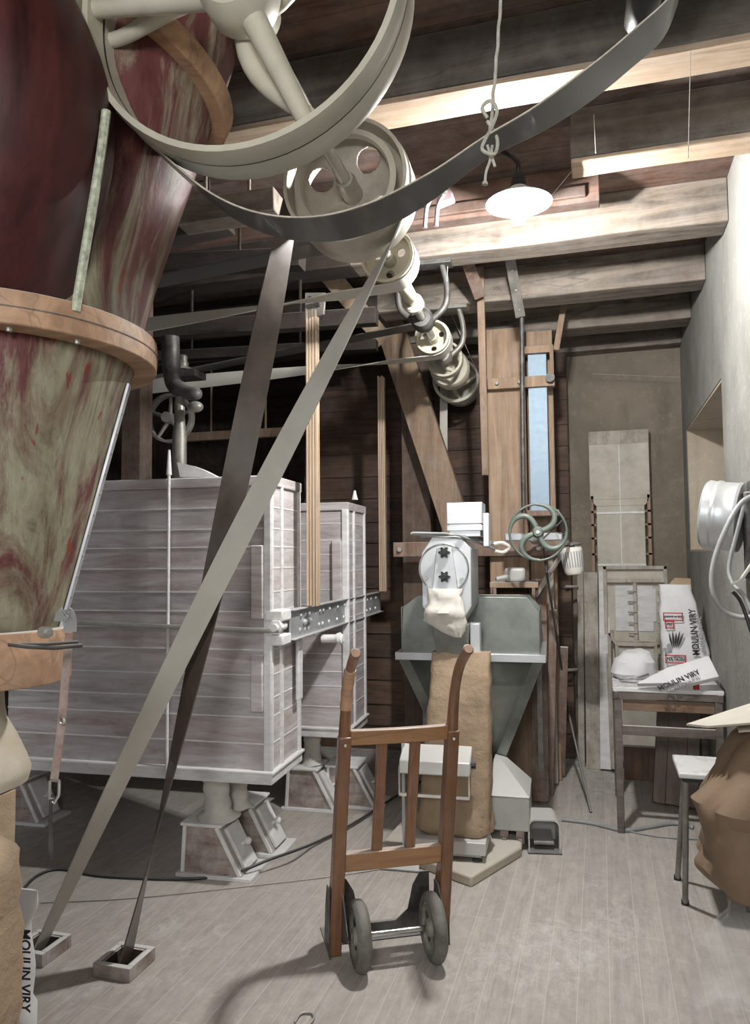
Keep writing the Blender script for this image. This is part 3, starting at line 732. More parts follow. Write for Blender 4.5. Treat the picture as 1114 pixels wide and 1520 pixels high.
# ------------------------------------------------------------------ machine parts in the dark at left
t = thing('iron_bracket', 'dark cast iron bracket hanging above the left sifter', 'bracket', (-2.052, 3.420, 2.291))
mb = MB(); mb.tube(spline([(-2.083, 3.389, 2.636), (-2.083, 3.398, 2.498), (-2.072, 3.407, 2.395), (-1.991, 3.382, 2.342), (-1.892, 3.361, 2.320)], 6), [0.046] * 8 + [0.042] * 8 + [0.04, .038, .036, .036, .036, .036, .034, .026, .012], 12); mb.build('arm', 'iron', t)
mb = MB(); mb.ball((-1.909, 3.339, 2.253), 0.035, sc=(1.2, 1, .8)); mb.build('oil_cup', 'irongrey', t)
mb = MB(); mb.lathe([(0.02, 0), (0.026, .03), (0.026, .12), (.036, .2), (0.036, .42), (0.02, .43)], V3((-2.018, 3.376, 2.322)) - V3((0, 0, 0.005)), (0, 0, -1), 20); mb.build('spindle', 'irongrey', t)
t = thing('spoked_wheel', 'small dark spoked iron wheel in shadow above the left sifter', 'wheel', (-2.312, 3.761, 2.297))
c0 = V3((-2.319, 3.758, 2.297))
mb = MB(); mb.lathe([(0.14, 0), (0.14, .05), (0.125, .05), (0.125, 0)], c0, AV, 48, closed=True); mb.build('rim', 'irongrey', t)
mb = MB(); mb.cyl(c0 - AV * 0.03, c0 + AV * .08, 0.03); mb.build('hub', 'irongrey', t)
for k in range(5):
    a = 2 * pi * k / 5 + .3; mb = MB(); mb.cyl(c0 + AV * .025, c0 + AV * .025 + (AU * cos(a) + V3((0, 0, 1)) * sin(a)) * .13, 0.013, 0.010, 10); mb.build('spoke', 'irongrey', t)
t = thing('insulator', 'small dark bell insulator on the ledge behind the bracket', 'insulator', (-2.284, 3.856, 2.579))
mb = MB(); mb.lathe([(0.06, 0), (0.05, .015), (0.03, .02), (0.032, .045), (.024, .05), (.026, .08), (0.018, .09), (0.001, .092)], (-2.284, 3.855, 2.587), (0, 0, 1), 20); mb.build('body', 'irongrey', t)
mb = MB(); mb.box(*sorted((V3((-2.322, 3.845, 2.564)).x, V3((-2.180, 3.887, 2.563)).x)), V3((-2.284, 3.856, 2.579)).y - .06, V3((-2.284, 3.856, 2.579)).y + .08, V3((-2.284, 3.856, 2.579)).z - .04, V3((-2.284, 3.856, 2.579)).z - .002); mb.build('base', 'iron', t)
mb = MB(MACH); mb.box(-3.55, -3.40, 4.9, 5.05, 0, 3.0); struct(mb.build('timber_post', 'postdark', bevel=.005))
mb = MB(); a = V3((-2.456, 3.601, 2.503)); mb.box(a.x - .06, a.x + .06, a.y, a.y + .12, 1.9, ZB); struct(mb.build('timber_post', 'postdark', bevel=.005))

# ------------------------------------------------------------------ plansifter boxes
def planked(mb, u0, u1, v0, v1, z0, z1, sizes):
    """board faces on all four sides, a flour-filled seam between boards"""
    z = z0; k = 0
    while z < z1 - 0.02:
        h = min(sizes[k % len(sizes)], z1 - z)
        mb.box(u0, u1, v0, v0 + .02, z + .002, z + h - .002, 0)
        mb.box(u1 - .02, u1, v0 + .02, v1, z + .002, z + h - .002, 0)
        mb.box(u0, u0 + .02, v0 + .02, v1, z + .002, z + h - .002, 0)
        mb.box(u0 + .02, u1 - .02, v1 - .02, v1, z + .002, z + h - .002, 0)
        z += h; k += 1
        if z < z1 - .02: mb.box(u0 - .0025, u1 + .0025, v0 - .0025, v1, z - .003, z + .003, 1)
    mb.box(u0 + .02, u1 - .02, v0 + .02, v1 - .02, z0, z0 + .02, 0); mb.box(u0 + .02, u1 - .02, v0 + .02, v1 - .02, z1 - .02, z1, 0)
SIZ = (0.12, 0.12, 0.085, 0.105, 0.115, 0.10, 0.075, 0.09, 0.11, 0.1, 0.085, 0.1)
SF = thing('plansifter', 'large floured wooden plansifter with two plank cabinets joined by a riveted steel beam', 'sifter', mw(-1.6, 3.9, 0.5), radians(3.2))
def cabinet(u0, u1, v0, v1, z0, z1):
    mb = MB(MACH); planked(mb, u0, u1, v0, v1, z0 + .06, z1 - .05, SIZ); c = mb.build('cabinet', ['sifter', 'flour'], SF, bevel=0)
    mb = MB(MACH); mb.box(u0 - .012, u1 + .012, v0 - .014, v1 + .012, z0, z0 + .06); mb.box(u0 - .02, u1 + .022, v0 - .022, v1 + .02, z0 + .045, z0 + .062)
    mb.build('plinth', 'flourboard', c, bevel=0.006)
    mb = MB(MACH); mb.box(u0 - .012, u1 + .012, v0 - .012, v1 + .012, z1 - .05, z1); mb.build('top_rim', 'sifter', c, bevel=0.006)
    # corner battens and moulding strips on the end face
    mb = MB(MACH)
    for vv in (v0 - .012, v0 + (v1 - v0) * .30, v1 - .03): mb.box(u1 - .005, u1 + .012, vv, vv + .028, z0 + .05, z1 - .04)
    mb.box(u1 - .03, u1 + .008, v0 - .014, v0 + .004, z0 + .05, z1 - .04); mb.build('corner_strip', 'flourboard', c, bevel=0.005)
    return c
c1 = cabinet(-2.66, -1.275, 3.315, 3.72, 0.474, 1.885)
c2 = cabinet(-2.6, -1.20, 4.38, 4.80, 0.44, 1.83)
for (c, u, v, a, b) in ((c1, -1.335, 3.29, 0.80, 1.06), (c1, -1.335, 3.29, 1.22, 1.56), (c2, -1.26, 4.355, 1.15, 1.6)):
    mb = MB(MACH); mb.box(u - .03, u + .03, v, v + .028, a, b); mb.build('cleat', 'sifter', c, bevel=0.006)
mb = MB(MACH); mb.box(-1.255, -1.235, 3.60, 3.66, 0.80, 1.10); mb.build('cleat', 'flourboard', c1, bevel=0.006)
# riveted channel
mb = MB(MACH); mb.box(-1.225, -1.213, 3.42, 5.32, 1.115, 1.257); mb.box(-1.235, -1.19, 3.42, 5.32, 1.25, 1.258); mb.box(-1.235, -1.19, 3.42, 5.32, 1.112, 1.12)
ch = mb.build('steel_beam', 'zinc', SF, bevel=0.003)
mb = MB(MACH)
for v in [3.55, 3.62, 3.68, 3.86, 3.92, 4.04, 4.2, 4.34, 4.5, 4.56, 4.72, 4.8, 4.9, 5.0, 5.15]:
    for z in (1.15, 1.22): mb.ball((-1.211, v + (z - 1.18) * .2, z), 0.013, 8, sc=(.8, 1, 1))
for v in (3.6, 3.68, 4.52): mb.ball((-1.205, v, 1.185), 0.016, 8)
mb.build('rivet_row', 'zinc', ch)
for v, z in ((3.40, 1.185), ):
    mb = MB(MACH); mb.box(-1.30, -1.21, 3.30, 3.42, 1.21, 1.262); mb.box(-1.30, -1.21, 3.30, 3.42, 1.10, 1.15); mb.build('clamp', 'flour', SF, bevel=0.008)
    mb = MB(); mb.cyl(mw(-1.24, 3.26, 1.185), mw(-1.24, 3.40, 1.185), 0.018, 0.018, 10); mb.cyl(mw(-1.24, 3.28, 1.185), mw(-1.24, 3.31, 1.185), 0.035, 0.035, 6); mb.build('clamp_bolt', 'flour', SF)
mb = MB(); mb.cyl(mw(-1.21, 3.9, 1.07), mw(-1.09, 3.9, 1.075), 0.022, 0.022, 12); mb.cyl(mw(-1.12, 3.9, 1.07), mw(-1.10, 3.9, 1.075), 0.032, 0.032, 12); mb.build('clamp_bolt', 'flour', SF)
mb = MB(); mb.cyl(mw(-1.22, 3.285, 1.17), mw(-2.68, 3.285, 1.205), 0.011, n=12); mb.build('tie_rod', 'steel', SF)
mb = MB(); mb.cyl(mw(-1.78, 3.292, 0.5), mw(-1.78, 3.292, 1.96), 0.008, n=10); mb.cyl(mw(-1.78, 3.292, 1.90), mw(-1.78, 3.292, 2.02), 0.014, 0.006, n=10); mb.build('vertical_rod', 'flourboard', SF)
mb = MB(); p = [(-1.967, 3.295, 1.901), (-1.771, 3.306, 1.895), (-1.849, 3.302, 1.934), (-1.903, 3.299, 1.955), (-1.982, 3.294, 1.975)]; mb.prism(p, AV * 0.06); mb.build('white_gusset', 'flour', SF)
mb = MB(); mb.cyl((-1.431, 4.427, 1.852), (-1.431, 4.427, 1.910), 0.02, 0.006, 10); mb.build('finial', 'flour', c2)

# hanging rods: bundles of ash slats
def rods(c, z0, z1, label, w=0.055):
    t = thing('hanging_rod', label, 'suspension rod', (c[0], c[1], z0), radians(3.2), 'ash slat suspension rods')
    for i in range(4):
        mb = MB(MACH); cu, cv = (MACH.inverted() @ V3(c))[:2]
        mb.box(cu - w / 2 + i * w / 4, cu - w / 2 + (i + .86) * w / 4, cv - .02, cv + .02, z0, z1 - (i % 2) * .01); mb.build('slat', 'cane', t, bevel=0.002)
    return t
r1 = rods(mw(-1.165, 3.62, 0), 1.262, 2.76, 'front bundle of pale ash slats holding up the riveted beam', 0.062)
mb = MB(MACH); mb.prism([(-1.20, 3.60, 2.70), (-1.10, 3.60, 2.72), (-1.09, 3.60, 2.83), (-1.2, 3.60, 2.84)], (0, 0.02, 0)); br = mb.build('slat_clamp', 'irongrey', r1, bevel=.003)
for u, z in ((-1.165, 2.80), (-1.13, 2.77)):
    mb = MB(); mb.cyl(mw(u, 3.6, z), mw(u, 3.575, z), 0.013, 0.013, 8); mb.build('clamp_nut', 'iron', br)
r2 = rods(mw(-1.165, 5.2, 0), 1.262, 2.78, 'rear bundle of ash slats behind the front one, greyer', 0.05)

# drawer boxes under the sifter with cloth sleeves
def drawer_box(u, v, label, s=1.0, dep=0.20):
    t = thing('outlet_box', label, 'box', mw(u, v, 0), radians(3.2), 'floured outlet boxes under the sifter')
    mb = MB(MACH); L = 0.30 * s; T = 0.20 * s; H = 0.235 * s
    a = [(u - L / 2 - .02, v, 0), (u + L / 2 + .01, v, 0), (u + L / 2 - .115, v, H), (u - L / 2 + .0, v, H)]
    mb.prism(a, (0, dep, 0)); mb.build('body', 'boxwood', t, bevel=0.004)
    mb = MB(MACH); mb.box(u - L / 2 - .03, u + L / 2 + .05, v - .02, v + dep + .02, 0, .018); mb.build('base_board', 'flourboard', t, bevel=.003)
    mb = MB(MACH); mb.box(u - L / 2 - .01, u + L / 2 - .10, v - .015, v + dep + .015, H, H + .015); mb.build('top_board', 'flour', t, bevel=.004)
    for p, q in (((a[0][0] + .02, .02), (a[3][0] + .012, H)), ((a[1][0] - .018, .02), (a[2][0] - .012, H))):
        mb = MB(MACH); mb.bar((p[0], v - .006, p[1]), (q[0], v - .006, q[1]), 0.018, 0.012, up=(0, 1, 0)); mb.build('side_trim', 'flour', t, bevel=.002)
    e0 = V3((u + L / 2 - .004, 0, 0.03)); e1 = V3((u + L / 2 - .108, 0, H - .02))
    mb = MB(MACH); q = (e1 - e0).normalized(); nrm = V3((q.z, 0, -q.x))
    aa = e0 + V3((0, v + .03, 0)); bb = e1 + V3((0, v + .03, 0)); cc = e1 + V3((0, v + dep - .03, 0)); dd = e0 + V3((0, v + dep - .03, 0))
    mb.prism([aa, bb, cc, dd], nrm * .018); d = mb.build('hatch', 'flourboard', t, bevel=.004)
    mid = (aa + cc) / 2 + nrm * .016; mb = MB(MACH); mb.cyl(mid, mid + nrm * .025, .008, .008, 10); mb.ball(mid + nrm * .035, .018, 12); mb.build('knob', 'flour', d)
    return t
def sleeve(u, v, z0, z1, label, r=0.068, bend=0.0, seed=0):
    mb = MB(MACH); R = []
    for i in range(24):
        q = i / 23; z = z0 + (z1 - z0) * q
        rr = r * (1.0 - 0.18 * sin(q * 3.1) + 0.35 * max(0, .12 - q) / .12) * (1 + 0.05 * sin(q * 23 + seed))
        cu = u + bend * (1 - q) ** 2
        R.append([(cu + rr * cos(2 * pi * k / 24) * (1 + .07 * noise.noise(V3((k * .6, q * 4, seed)))), v + rr * sin(2 * pi * k / 24), z + .008 * sin(2 * pi * k / 24 * 2 + q * 9 + seed)) for k in range(24)])
    mb.rings(R)
    return tag(mb.build('cloth_sleeve', 'cloth', smooth=60), label, 'cloth sleeve', 'cloth sleeves under the sifter')
drawer_box(-1.60, 3.40, 'floured outlet box with a knob nearest under the left sifter corner', 1.0)
drawer_box(-1.56, 3.70, 'floured outlet box just behind the nearest one', 1.0)
drawer_box(-1.44, 4.40, 'floured outlet box standing under the second cabinet', 1.0)
drawer_box(-1.22, 4.5, 'dark outlet box right of the one under the second cabinet', 1.0)
drawer_box(-3.02, 3.85, 'shadowed outlet box at the far left behind the leather strap', 1.0)
sleeve(-1.63, 3.50, 0.25, 0.478, 'front cloth sleeve between sifter corner and outlet box', 0.075, 0.02, 1)
sleeve(-1.58, 3.66, 0.25, 0.478, 'second cloth sleeve close behind the front one', 0.055, 0.0, 2)
sleeve(-1.46, 4.50, 0.25, 0.445, 'cloth sleeve under the second sifter cabinet', 0.06, 0.0, 3)

# ------------------------------------------------------------------ packing machine
PK = thing('packing_machine', 'aluminium packing machine head with octagonal body, round door and two black knobs', 'packing machine', mw(-.54, 4.0, 0), radians(3.2))
oc = [(-.66, 1.25), (-.66, 1.52), (-.60, 1.605), (-.465, 1.605), (-.408, 1.54), (-.408, 1.25), (-.475, 1.145), (-.60, 1.145)]
mb = MB(MACH); mb.prism([(u, 3.85, z) for u, z in oc], (0, .36, 0)); mb.build('body', 'alu', PK, bevel=0.004)
mb = MB(); mb.lathe([(0.001, .018), (0.118, .018), (0.124, .012), (0.124, 0)], mw(-.545, 3.85, 1.44), -AV, 56); dr = mb.build('door', 'alu', PK)
mb = MB(); mb.lathe([(0.120, .016), (0.124, .024), (0.128, .016)], mw(-.545, 3.85, 1.44), -AV, 56, closed=True); mb.build('door_rim', 'chrome', dr)
mb = MB(MACH); mb.prism([(-.575, 3.80, 1.545), (-.500, 3.80, 1.545), (-.470, 3.80, 1.33), (-.600, 3.80, 1.33)], (0, .035, 0)); mb.build('clamp_plate', 'alu', PK, bevel=.003)
for z in (1.521, 1.40):
    mb = MB(); P = []
    c0 = V3(mw(-.535, 3.80, z))
    ring = [c0 + (AU * cos(2 * pi * i / 36) + V3((0, 0, 1)) * sin(2 * pi * i / 36)) * (0.024 + 0.006 * cos(6 * 2 * pi * i / 36)) for i in range(36)]
    mb.prism(ring, -AV * .025); mb.cyl(c0, c0 - AV * .045, .013); mb.build('knob', 'black', PK)
for du, dz in ((0, .11), (-.09, -.05), (.09, -.05)):
    mb = MB(); c0 = V3(mw(-.545 + du, 3.835, 1.44 + dz)); mb.cyl(c0, c0 - AV * .014, .010, .008, 12); mb.build('bolt', 'steel', PK)
mb = MB(MACH); mb.box(-.53, -.35, 3.86, 4.06, 1.665, 1.775); mb.box(-.53, -.35, 3.86, 4.06, 1.63, 1.66); mb.box(-.52, -.36, 3.87, 4.05, 1.6, 1.67); mb.build('gear_box', 'alu', PK, bevel=.003)
mb = MB(MACH); mb.box(-.35, -.32, 3.9, 4.0, 1.55, 1.72); mb.build('side_bracket', 'alu', PK, bevel=.003)
mb = MB(MACH); mb.hexa([(-.585, 3.83, 1.0), (-.435, 3.83, 1.0), (-.435, 3.97, 1.0), (-.585, 3.97, 1.0), (-.60, 3.80, 1.16), (-.425, 3.80, 1.16), (-.425, 4.0, 1.16), (-.60, 4.0, 1.16)]); mb.build('spout', 'galv', PK, bevel=.002)
mb = MB(MACH); mb.box(-.425, -.375, 3.9, 3.98, 0.05, 1.16); mb.build('stand_post', 'alu', PK, bevel=.004)
mb = MB(MACH); mb.box(-.55, -.45, 4.0, 4.3, 1.3, 1.4); mb.build('feed_trough', 'galv', PK, bevel=.003)
# cloth dust filter
secs = [(1.10, .02, .015, -.475, 3.80), (1.135, .07, .03, -.50, 3.795), (1.18, .105, .04, -.53, 3.79), (1.22, .11, .045, -.54, 3.785), (1.27, .085, .04, -.535, 3.79), (1.31, .083, .035, -.535, 3.795), (1.34, .088, .025, -.535, 3.80)]
mb = sack(MACH, secs, 44, .014, 3, 16, 2.6); mb.build('filter_cloth', 'cloth', PK, smooth=60)
mb = MB(); mb.tube([(-0.884, 3.617, 1.614), (-0.796, 3.675, 1.604), (-0.677, 3.762, 1.608), (-0.535, 4.070, 1.538)], .006, 8); mb.tube([(-0.877, 3.619, 1.617), (-0.734, 3.703, 1.614), (-0.629, 3.881, 1.600), (-0.525, 4.082, 1.556)], .006, 8); mb.tube([(-0.841, 3.652, 1.601), (-0.654, 3.822, 1.592), (-0.516, 4.125, 1.571)], .005, 8); tag(mb.build('cable_bundle', 'leadgrey'), 'bundle of grey cables passing in front of the packing machine top', 'cable')
mb = MB(); mb.tube(spline([(-0.539, 4.056, 1.563), (-0.499, 4.078, 1.570), (-0.463, 4.100, 1.548), (-0.492, 4.094, 1.520), (-0.535, 4.070, 1.527)], 5), .010, 8); tag(mb.build('cable_tie', 'cloth'), 'loose knot of pale rag on the end of the grey cables', 'rag')

# big galvanised hopper behind
HP = thing('feed_hopper', 'large galvanised sheet hopper behind the packing machine', 'hopper', mw(-.46, 4.5, 0), radians(3.2))
T = .006
mb = MB(MACH)
u0, u1, v0, v1 = -.845, -.085, 4.22, 4.85
mb.prism([(u0, v0, .96), (u1, v0, .96), (u1 - .005, v0, 1.20), (u1 - .065, v0, 1.275), (u0 + .10, v0, 1.285), (u0 + .012, v0, 1.22)], (0, T, 0))
mb.prism([(u0, v1, .96), (u1, v1, .96), (u1, v1, 1.18), (u1 - .07, v1, 1.26), (u0 + .1, v1, 1.26), (u0, v1, 1.2)], (0, T, 0))
mb.box(u0, u0 + T, v0, v1, .96, 1.22); mb.box(u1 - T, u1, v0, v1, .96, 1.2); mb.build('upper_panels', 'galv', HP, bevel=.002)
mb = MB(MACH); b0, b1, c0_, c1_ = -.54, -.38, 4.42, 4.6
A = [(u0, v0, .96), (u1, v0, .96), (u1, v1, .96), (u0, v1, .96)]; B = [(b0, c0_, .22), (b1, c0_, .22), (b1, c1_, .22), (b0, c1_, .22)]
mb.rings([B, A], cap=False); o = mb.build('cone', 'galv', HP); s = o.modifiers.new('s', 'SOLIDIFY'); s.thickness = .004
mb = MB(MACH)
for p, q in ((A[0], B[0]), (A[1], B[1])): mb.bar((p[0], p[1] - .004, p[2]), (q[0], q[1] - .004, q[2]), .055, .006, up=(0, -1, .3))
mb.build('corner_seam', 'galv', HP, bevel=.002)
mb = MB(MACH); mb.box(u0 - .03, u1 + .03, v0 - .03, v0 + .01, .955, .972); mb.box(u0 - .03, u0 + .01, v0, v1, .955, .972); mb.box(u1 - .01, u1 + .03, v0, v1, .955, .972); mb.box(u0 - .03, u1 + .03, v0 - .032, v0 - .026, .93, .972)
mb.build('rim_flange', 'alu', HP, bevel=.002)
for (a, b) in ((u0 + .03, v1 - .02), (u1 - .02, v1 - .02)):
    mb = MB(MACH); mb.box(a - .015, a + .015, b - .015, b + .015, 0, .96); mb.build('leg', 'irongrey', HP)
mb = MB(MACH); mb.box(-.55, -.37, 4.41, 4.61, .0, .225); mb.build('outlet', 'galv', HP)
# shelf with white gear motor
t = thing('wall_shelf', 'small wooden shelf between packing machine and hand wheel', 'shelf', mw(-.28, 4.95, 1.29))
mb = MB(MACH); mb.box(-.40, -.10, 4.86, 5.19, 1.30, 1.335); mb.build('shelf_board', 'post', t, bevel=.003)
mb = MB(MACH); mb.box(-.38, -.36, 4.86, 5.19, 1.05, 1.30); mb.box(-.14, -.12, 4.86, 5.19, 1.05, 1.30); mb.build('bracket', 'redplank', t)
t = thing('gear_motor', 'small white gear motor lying on the wooden shelf', 'motor', mw(-.26, 5.0, 1.336))
mb = MB(MACH); mb.box(-.31, -.18, 4.9, 5.1, 1.337, 1.425); mb.build('housing', 'greybox', t, bevel=.018, seg=3)
mb = MB(); mb.cyl(mw(-.28, 4.9, 1.37), mw(-.36, 4.87, 1.355), .018, .014, 14); mb.build('shaft_stub', 'greybox', t)

# kraft sack being filled on the scale
mb = sack(MACH, [(.149, .17, .11, -.50, 3.86), (.17, .185, .12, -.50, 3.86), (.25, .175, .115, -.505, 3.86), (.5, .168, .10, -.49, 3.86), (.8, .155, .075, -.475, 3.86), (.97, .148, .055, -.468, 3.87), (1.02, .146, .05, -.468, 3.88)], 90, .006, 5, 10, 5, 3.0)
tag(mb.build('paper_sack', 'kraft', smooth=50), 'tall brown kraft paper sack filling under the packing machine', 'sack')
SCL = thing('platform_scale', 'grey platform scale with a tilted display under the kraft sack', 'scale', mw(-.53, 3.88, .05), radians(3.2))
mb = MB(MACH); mb.box(-.715, -.345, 3.70, 4.03, .085, .145); mb.build('platform', 'greybox', SCL, bevel=.004)
mb = MB(MACH); mb.box(-.69, -.37, 3.72, 4.0, .07, .09); mb.build('load_frame', 'greyp', SCL)
for u, v in ((-.67, 3.74), (-.39, 3.74), (-.39, 3.99), (-.67, 3.99)):
    mb = MB(); mb.lathe([(.008, .075), (.008, .058), (.022, .056), (.026, .050)], mw(u, v, 0), (0, 0, 1), 20); mb.build('foot', 'black', SCL)
mb = MB(MACH); mb.box(-.75, -.735, 3.72, 3.75, .09, .62); mb.box(-.76, -.70, 3.70, 3.76, .07, .09); mb.build('display_post', 'alu', SCL)
mb = MB(MACH); mb.hexa([(-.745, 3.62, .47), (-.405, 3.62, .47), (-.405, 3.74, .47), (-.745, 3.74, .47), (-.745, 3.635, .53), (-.405, 3.635, .53), (-.405, 3.75, .585), (-.745, 3.75, .585)]); mb.build('display', 'greybox', SCL, bevel=.006)
mb = MB(); mb.cyl(mw(-.405, 3.69, .51), mw(-.385, 3.69, .51), .018, .018, 8); mb.build('display_knob', 'black', SCL)
mb = MB(MACH); mb.box(-.75, -.41, 3.64, 3.66, .36, .372); mb.box(-.75, -.744, 3.64, 3.66, .36, .5); mb.box(-.416, -.41, 3.64, 3.66, .36, .5); mb.build('display_bracket', 'wplastic', SCL)
mb = MB(); mb.tube(spline([mw(-.66, 3.68, .46), mw(-.67, 3.68, .42), mw(-.72, 3.68, .385)], 5), .004, 6); mb.build('display_cable', 'black', SCL)
mb = MB(); mb.prism([(0.826, -1.807, 0.000)[0:0] or (-1.103, 3.790, 0.000), (-0.596, 3.521, 0.000), (-0.411, 3.941, 0.000), (-0.426, 4.093, 0.000), (-1.080, 4.341, 0.000)], (0, 0, .05)); tag(mb.build('base_board', 'cardboard', bevel=.01), 'thick pale chipboard slab on the floor under the scale', 'board')
t = thing('floor_scoop', 'pale sheet wedge lying on the floor left of the scale', 'ramp', (-0.952, 3.682, 0.000))
mb = MB(); a = V3((-1.065, 3.600, 0.004)); b = V3((-1.051, 4.195, 0.050)); c = V3((-0.932, 3.961, 0.050)); d = V3((-0.862, 3.614, 0.004))
mb.rings([[a, b, c, d], [p + V3((0, 0, .006)) for p in (a, b, c, d)]]); mb.build('sheet', 'greyp', t)

# white hopper-bottom bin on castors
t = thing('rolling_bin', 'pale grey bin with a sloped lid on castors beside the kraft sack', 'bin', mw(-.23, 4.15, 0), radians(3.2))
u0, u1, v0, v1 = -.34, -.15, 4.02, 4.36
mb = MB(MACH); mb.box(u0, u1, v0, v1, .10, .27); mb.build('tub', 'greyp', t, bevel=.006)
mb = MB(MACH); mb.rings([[(u0 - .006, v0 - .006, .27), (u1 + .006, v0 - .006, .27), (u1 + .006, v1 + .006, .27), (u0 - .006, v1 + .006, .27)], [(u0 - .006, v0 + .22, .40), (u0 + .06, v0 + .18, .385), (u0 + .06, v1, .385), (u0 - .006, v1, .40)]]); mb.build('lid', 'greybox', t, bevel=.006)
for u, v in ((-.28, 4.06), (-.2, 4.06), (-.28, 4.3), (-.2, 4.3)):
    mb = MB(MACH); mb.cyl((u - .012, v, .036), (u + .012, v, .036), .036, n=24); cw = mb.build('castor', 'rubber', t)
    mb = MB(MACH); mb.box(u - .02, u + .02, v - .02, v + .02, .065, .10); mb.box(u - .02, u - .014, v - .01, v + .01, .03, .08); mb.box(u + .014, u + .02, v - .01, v + .01, .03, .08); mb.build('castor_fork', 'leather', cw)
# foot pedal
FP = thing('foot_pedal', 'grey metal foot pedal housing on the floor beside the rolling bin', 'foot pedal', mw(-.09, 4.15, 0), radians(10))
Mx = rmat(mw(-.09, 4.12, 0), radians(10))
def arch(w, h, r, z0=0):
    pts = [(-w, z0), (-w, h - r)]
    for i in range(1, 7): a = pi - pi / 2 * i / 6; pts.append((-w + r + r * cos(a), h - r + r * sin(a)))
    for i in range(0, 7): a = pi / 2 - pi / 2 * i / 6; pts.append((w - r + r * cos(a), h - r + r * sin(a)))
    pts.append((w, z0)); return pts
o_ = arch(.08, .165, .035); i_ = arch(.073, .158, .03)
mb = MB(Mx); n = len(o_)
F = []; pts = []
for yy in (-.09, .10):
    pts += [(x, yy, z) for x, z in o_] + [(x, yy, z) for x, z in i_]
for i in range(n - 1):
    F += [(i, i + 1, 2 * n + i + 1, 2 * n + i), (n + i, n + i + 1, 3 * n + i + 1, 3 * n + i), (i, i + 1, n + i + 1, n + i), (2 * n + i, 2 * n + i + 1, 3 * n + i + 1, 3 * n + i)]
F += [(0, n, 3 * n, 2 * n), (n - 1, 2 * n - 1, 4 * n - 1, 3 * n - 1)]
mb._a(pts, F, 0); mb.prism([(x, .09, z) for x, z in i_], (0, .008, 0)); mb.build('housing', 'greybox', FP)
mb = MB(Mx); mb.box(-.085, .085, -.11, .11, 0, .007); mb.build('base_plate', 'iron', FP)
mb = MB(Mx); mb.hexa([(-.05, -.07, .035), (.05, -.07, .035), (.05, .07, .055), (-.05, .07, .055), (-.05, -.07, .045), (.05, -.07, .045), (.05, .07, .065), (-.05, .07, .065)]); mb.box(-.04, .04, .03, .06, .005, .05); mb.build('treadle', 'irongrey', FP)

# ------------------------------------------------------------------ blue-grey duct, rod, hand wheel
t = thing('square_duct', 'bright blue-grey galvanised square duct beside the pine post', 'duct', mw(-.08, 5.2, 1.78), radians(3.2))
mb = MB(MACH); mb.box(-.145, -.022, 5.16, 5.28, 1.78, 2.86); mb.build('duct', 'galvblue', t, bevel=.002)
mb = MB(MACH); mb.box(-.165, .02, 5.12, 5.3, 2.85, 2.90); mb.box(-.0, .025, 5.12, 5.3, 2.70, 2.9); mb.build('top_collar', 'post', t, bevel=.003)
mb = MB(MACH); mb.box(-.17, .04, 5.10, 5.3, 1.76, 1.80); mb.build('bottom_collar', 'redplank', t, bevel=.004)
t = thing('control_rod', 'black iron control rod hanging from the ceiling down to the hand wheel', 'rod', (-0.427, 4.583, 1.753))
mb = MB(); mb.tube([(-0.429, 4.603, 1.730), (-0.425, 4.603, 2.330), (-0.417, 4.604, 2.956)], .014, 10); mb.build('rod', 'iron', t)
mb = MB(); a = V3((-0.455, 4.281, 3.235)); b = V3((-0.423, 4.584, 2.942)); mb.bar(a, b, .06, .02, up=tuple(AV)); mb.build('hanger_strap', 'irongrey', t, bevel=.003)
mb = MB()
for q in (.1, .3, .6, .9): c = a.lerp(b, q); mb.ball(c - AV * .012, .009, 8)
mb.build('strap_bolts', 'steel', t)
mb = MB(); mb.bar((-0.677, 4.169, 3.168), (-0.652, 4.471, 3.053), .07, .03, up=tuple(AV)); tag(mb.build('wood_strut', 'redplank', bevel=.004), 'short reddish wood strut under the beam left of the rod', 'timber')
mb = MB(); mb.bar((-0.653, 4.521, 3.257), (-0.691, 4.869, 2.021), .045, .03, up=tuple(AV)); tag(mb.build('wooden_pole', 'post', bevel=.004), 'slim pale wooden pole hanging in front of the pine post', 'pole')
mb = MB(); mb.bar((-0.183, 5.098, 3.166), (-0.242, 5.094, 2.853), .04, .03, up=tuple(AV)); tag(mb.build('wood_strut', 'post', bevel=.004), 'small slanted wood strut above the blue-grey duct', 'timber')

WC = V3((-0.347, 4.588, 1.639))
HW = thing('handwheel', 'green iron hand wheel with four curved spokes', 'hand wheel', tuple(WC - V3((0, 0, .17))), radians(3.2))
mb = MB(); mb.lathe([(.166 + .007 * cos(a), .010 * sin(a)) for a in [2 * pi * i / 8 for i in range(8)]], WC, -AV, 72, closed=True); mb.build('rim', 'green', HW)
mb = MB(); mb.lathe([(.008, .03), (.024, .03), (.03, .02), (.036, .0), (.036, -.02), (.008, -.02)], WC, -AV, 28, closed=True); mb.build('hub', 'green', HW)
mb = MB(); mb.cyl(WC + AV * .55, WC - AV * .04, .011, n=16); mb.build('axle', 'steel', HW)
for k in range(4):
    a = pi / 2 * k + 0.35; P = []; rr = []
    for i in range(15):
        q = i / 14; r = .025 + .140 * sin(q * pi / 2); b = a + 1.25 * q * q
        P.append(WC + (AU * cos(b) + V3((0, 0, 1)) * sin(b)) * r); rr.append(.016 + .004 * sin(q * pi) - .006 * q)
    mb = MB(); mb.tube(P, rr, 10); mb.build('spoke', 'green', HW)
t = thing('wheel_bearing', 'grey iron bearing block behind the hand wheel', 'bearing', (-0.370, 4.937, 1.607))
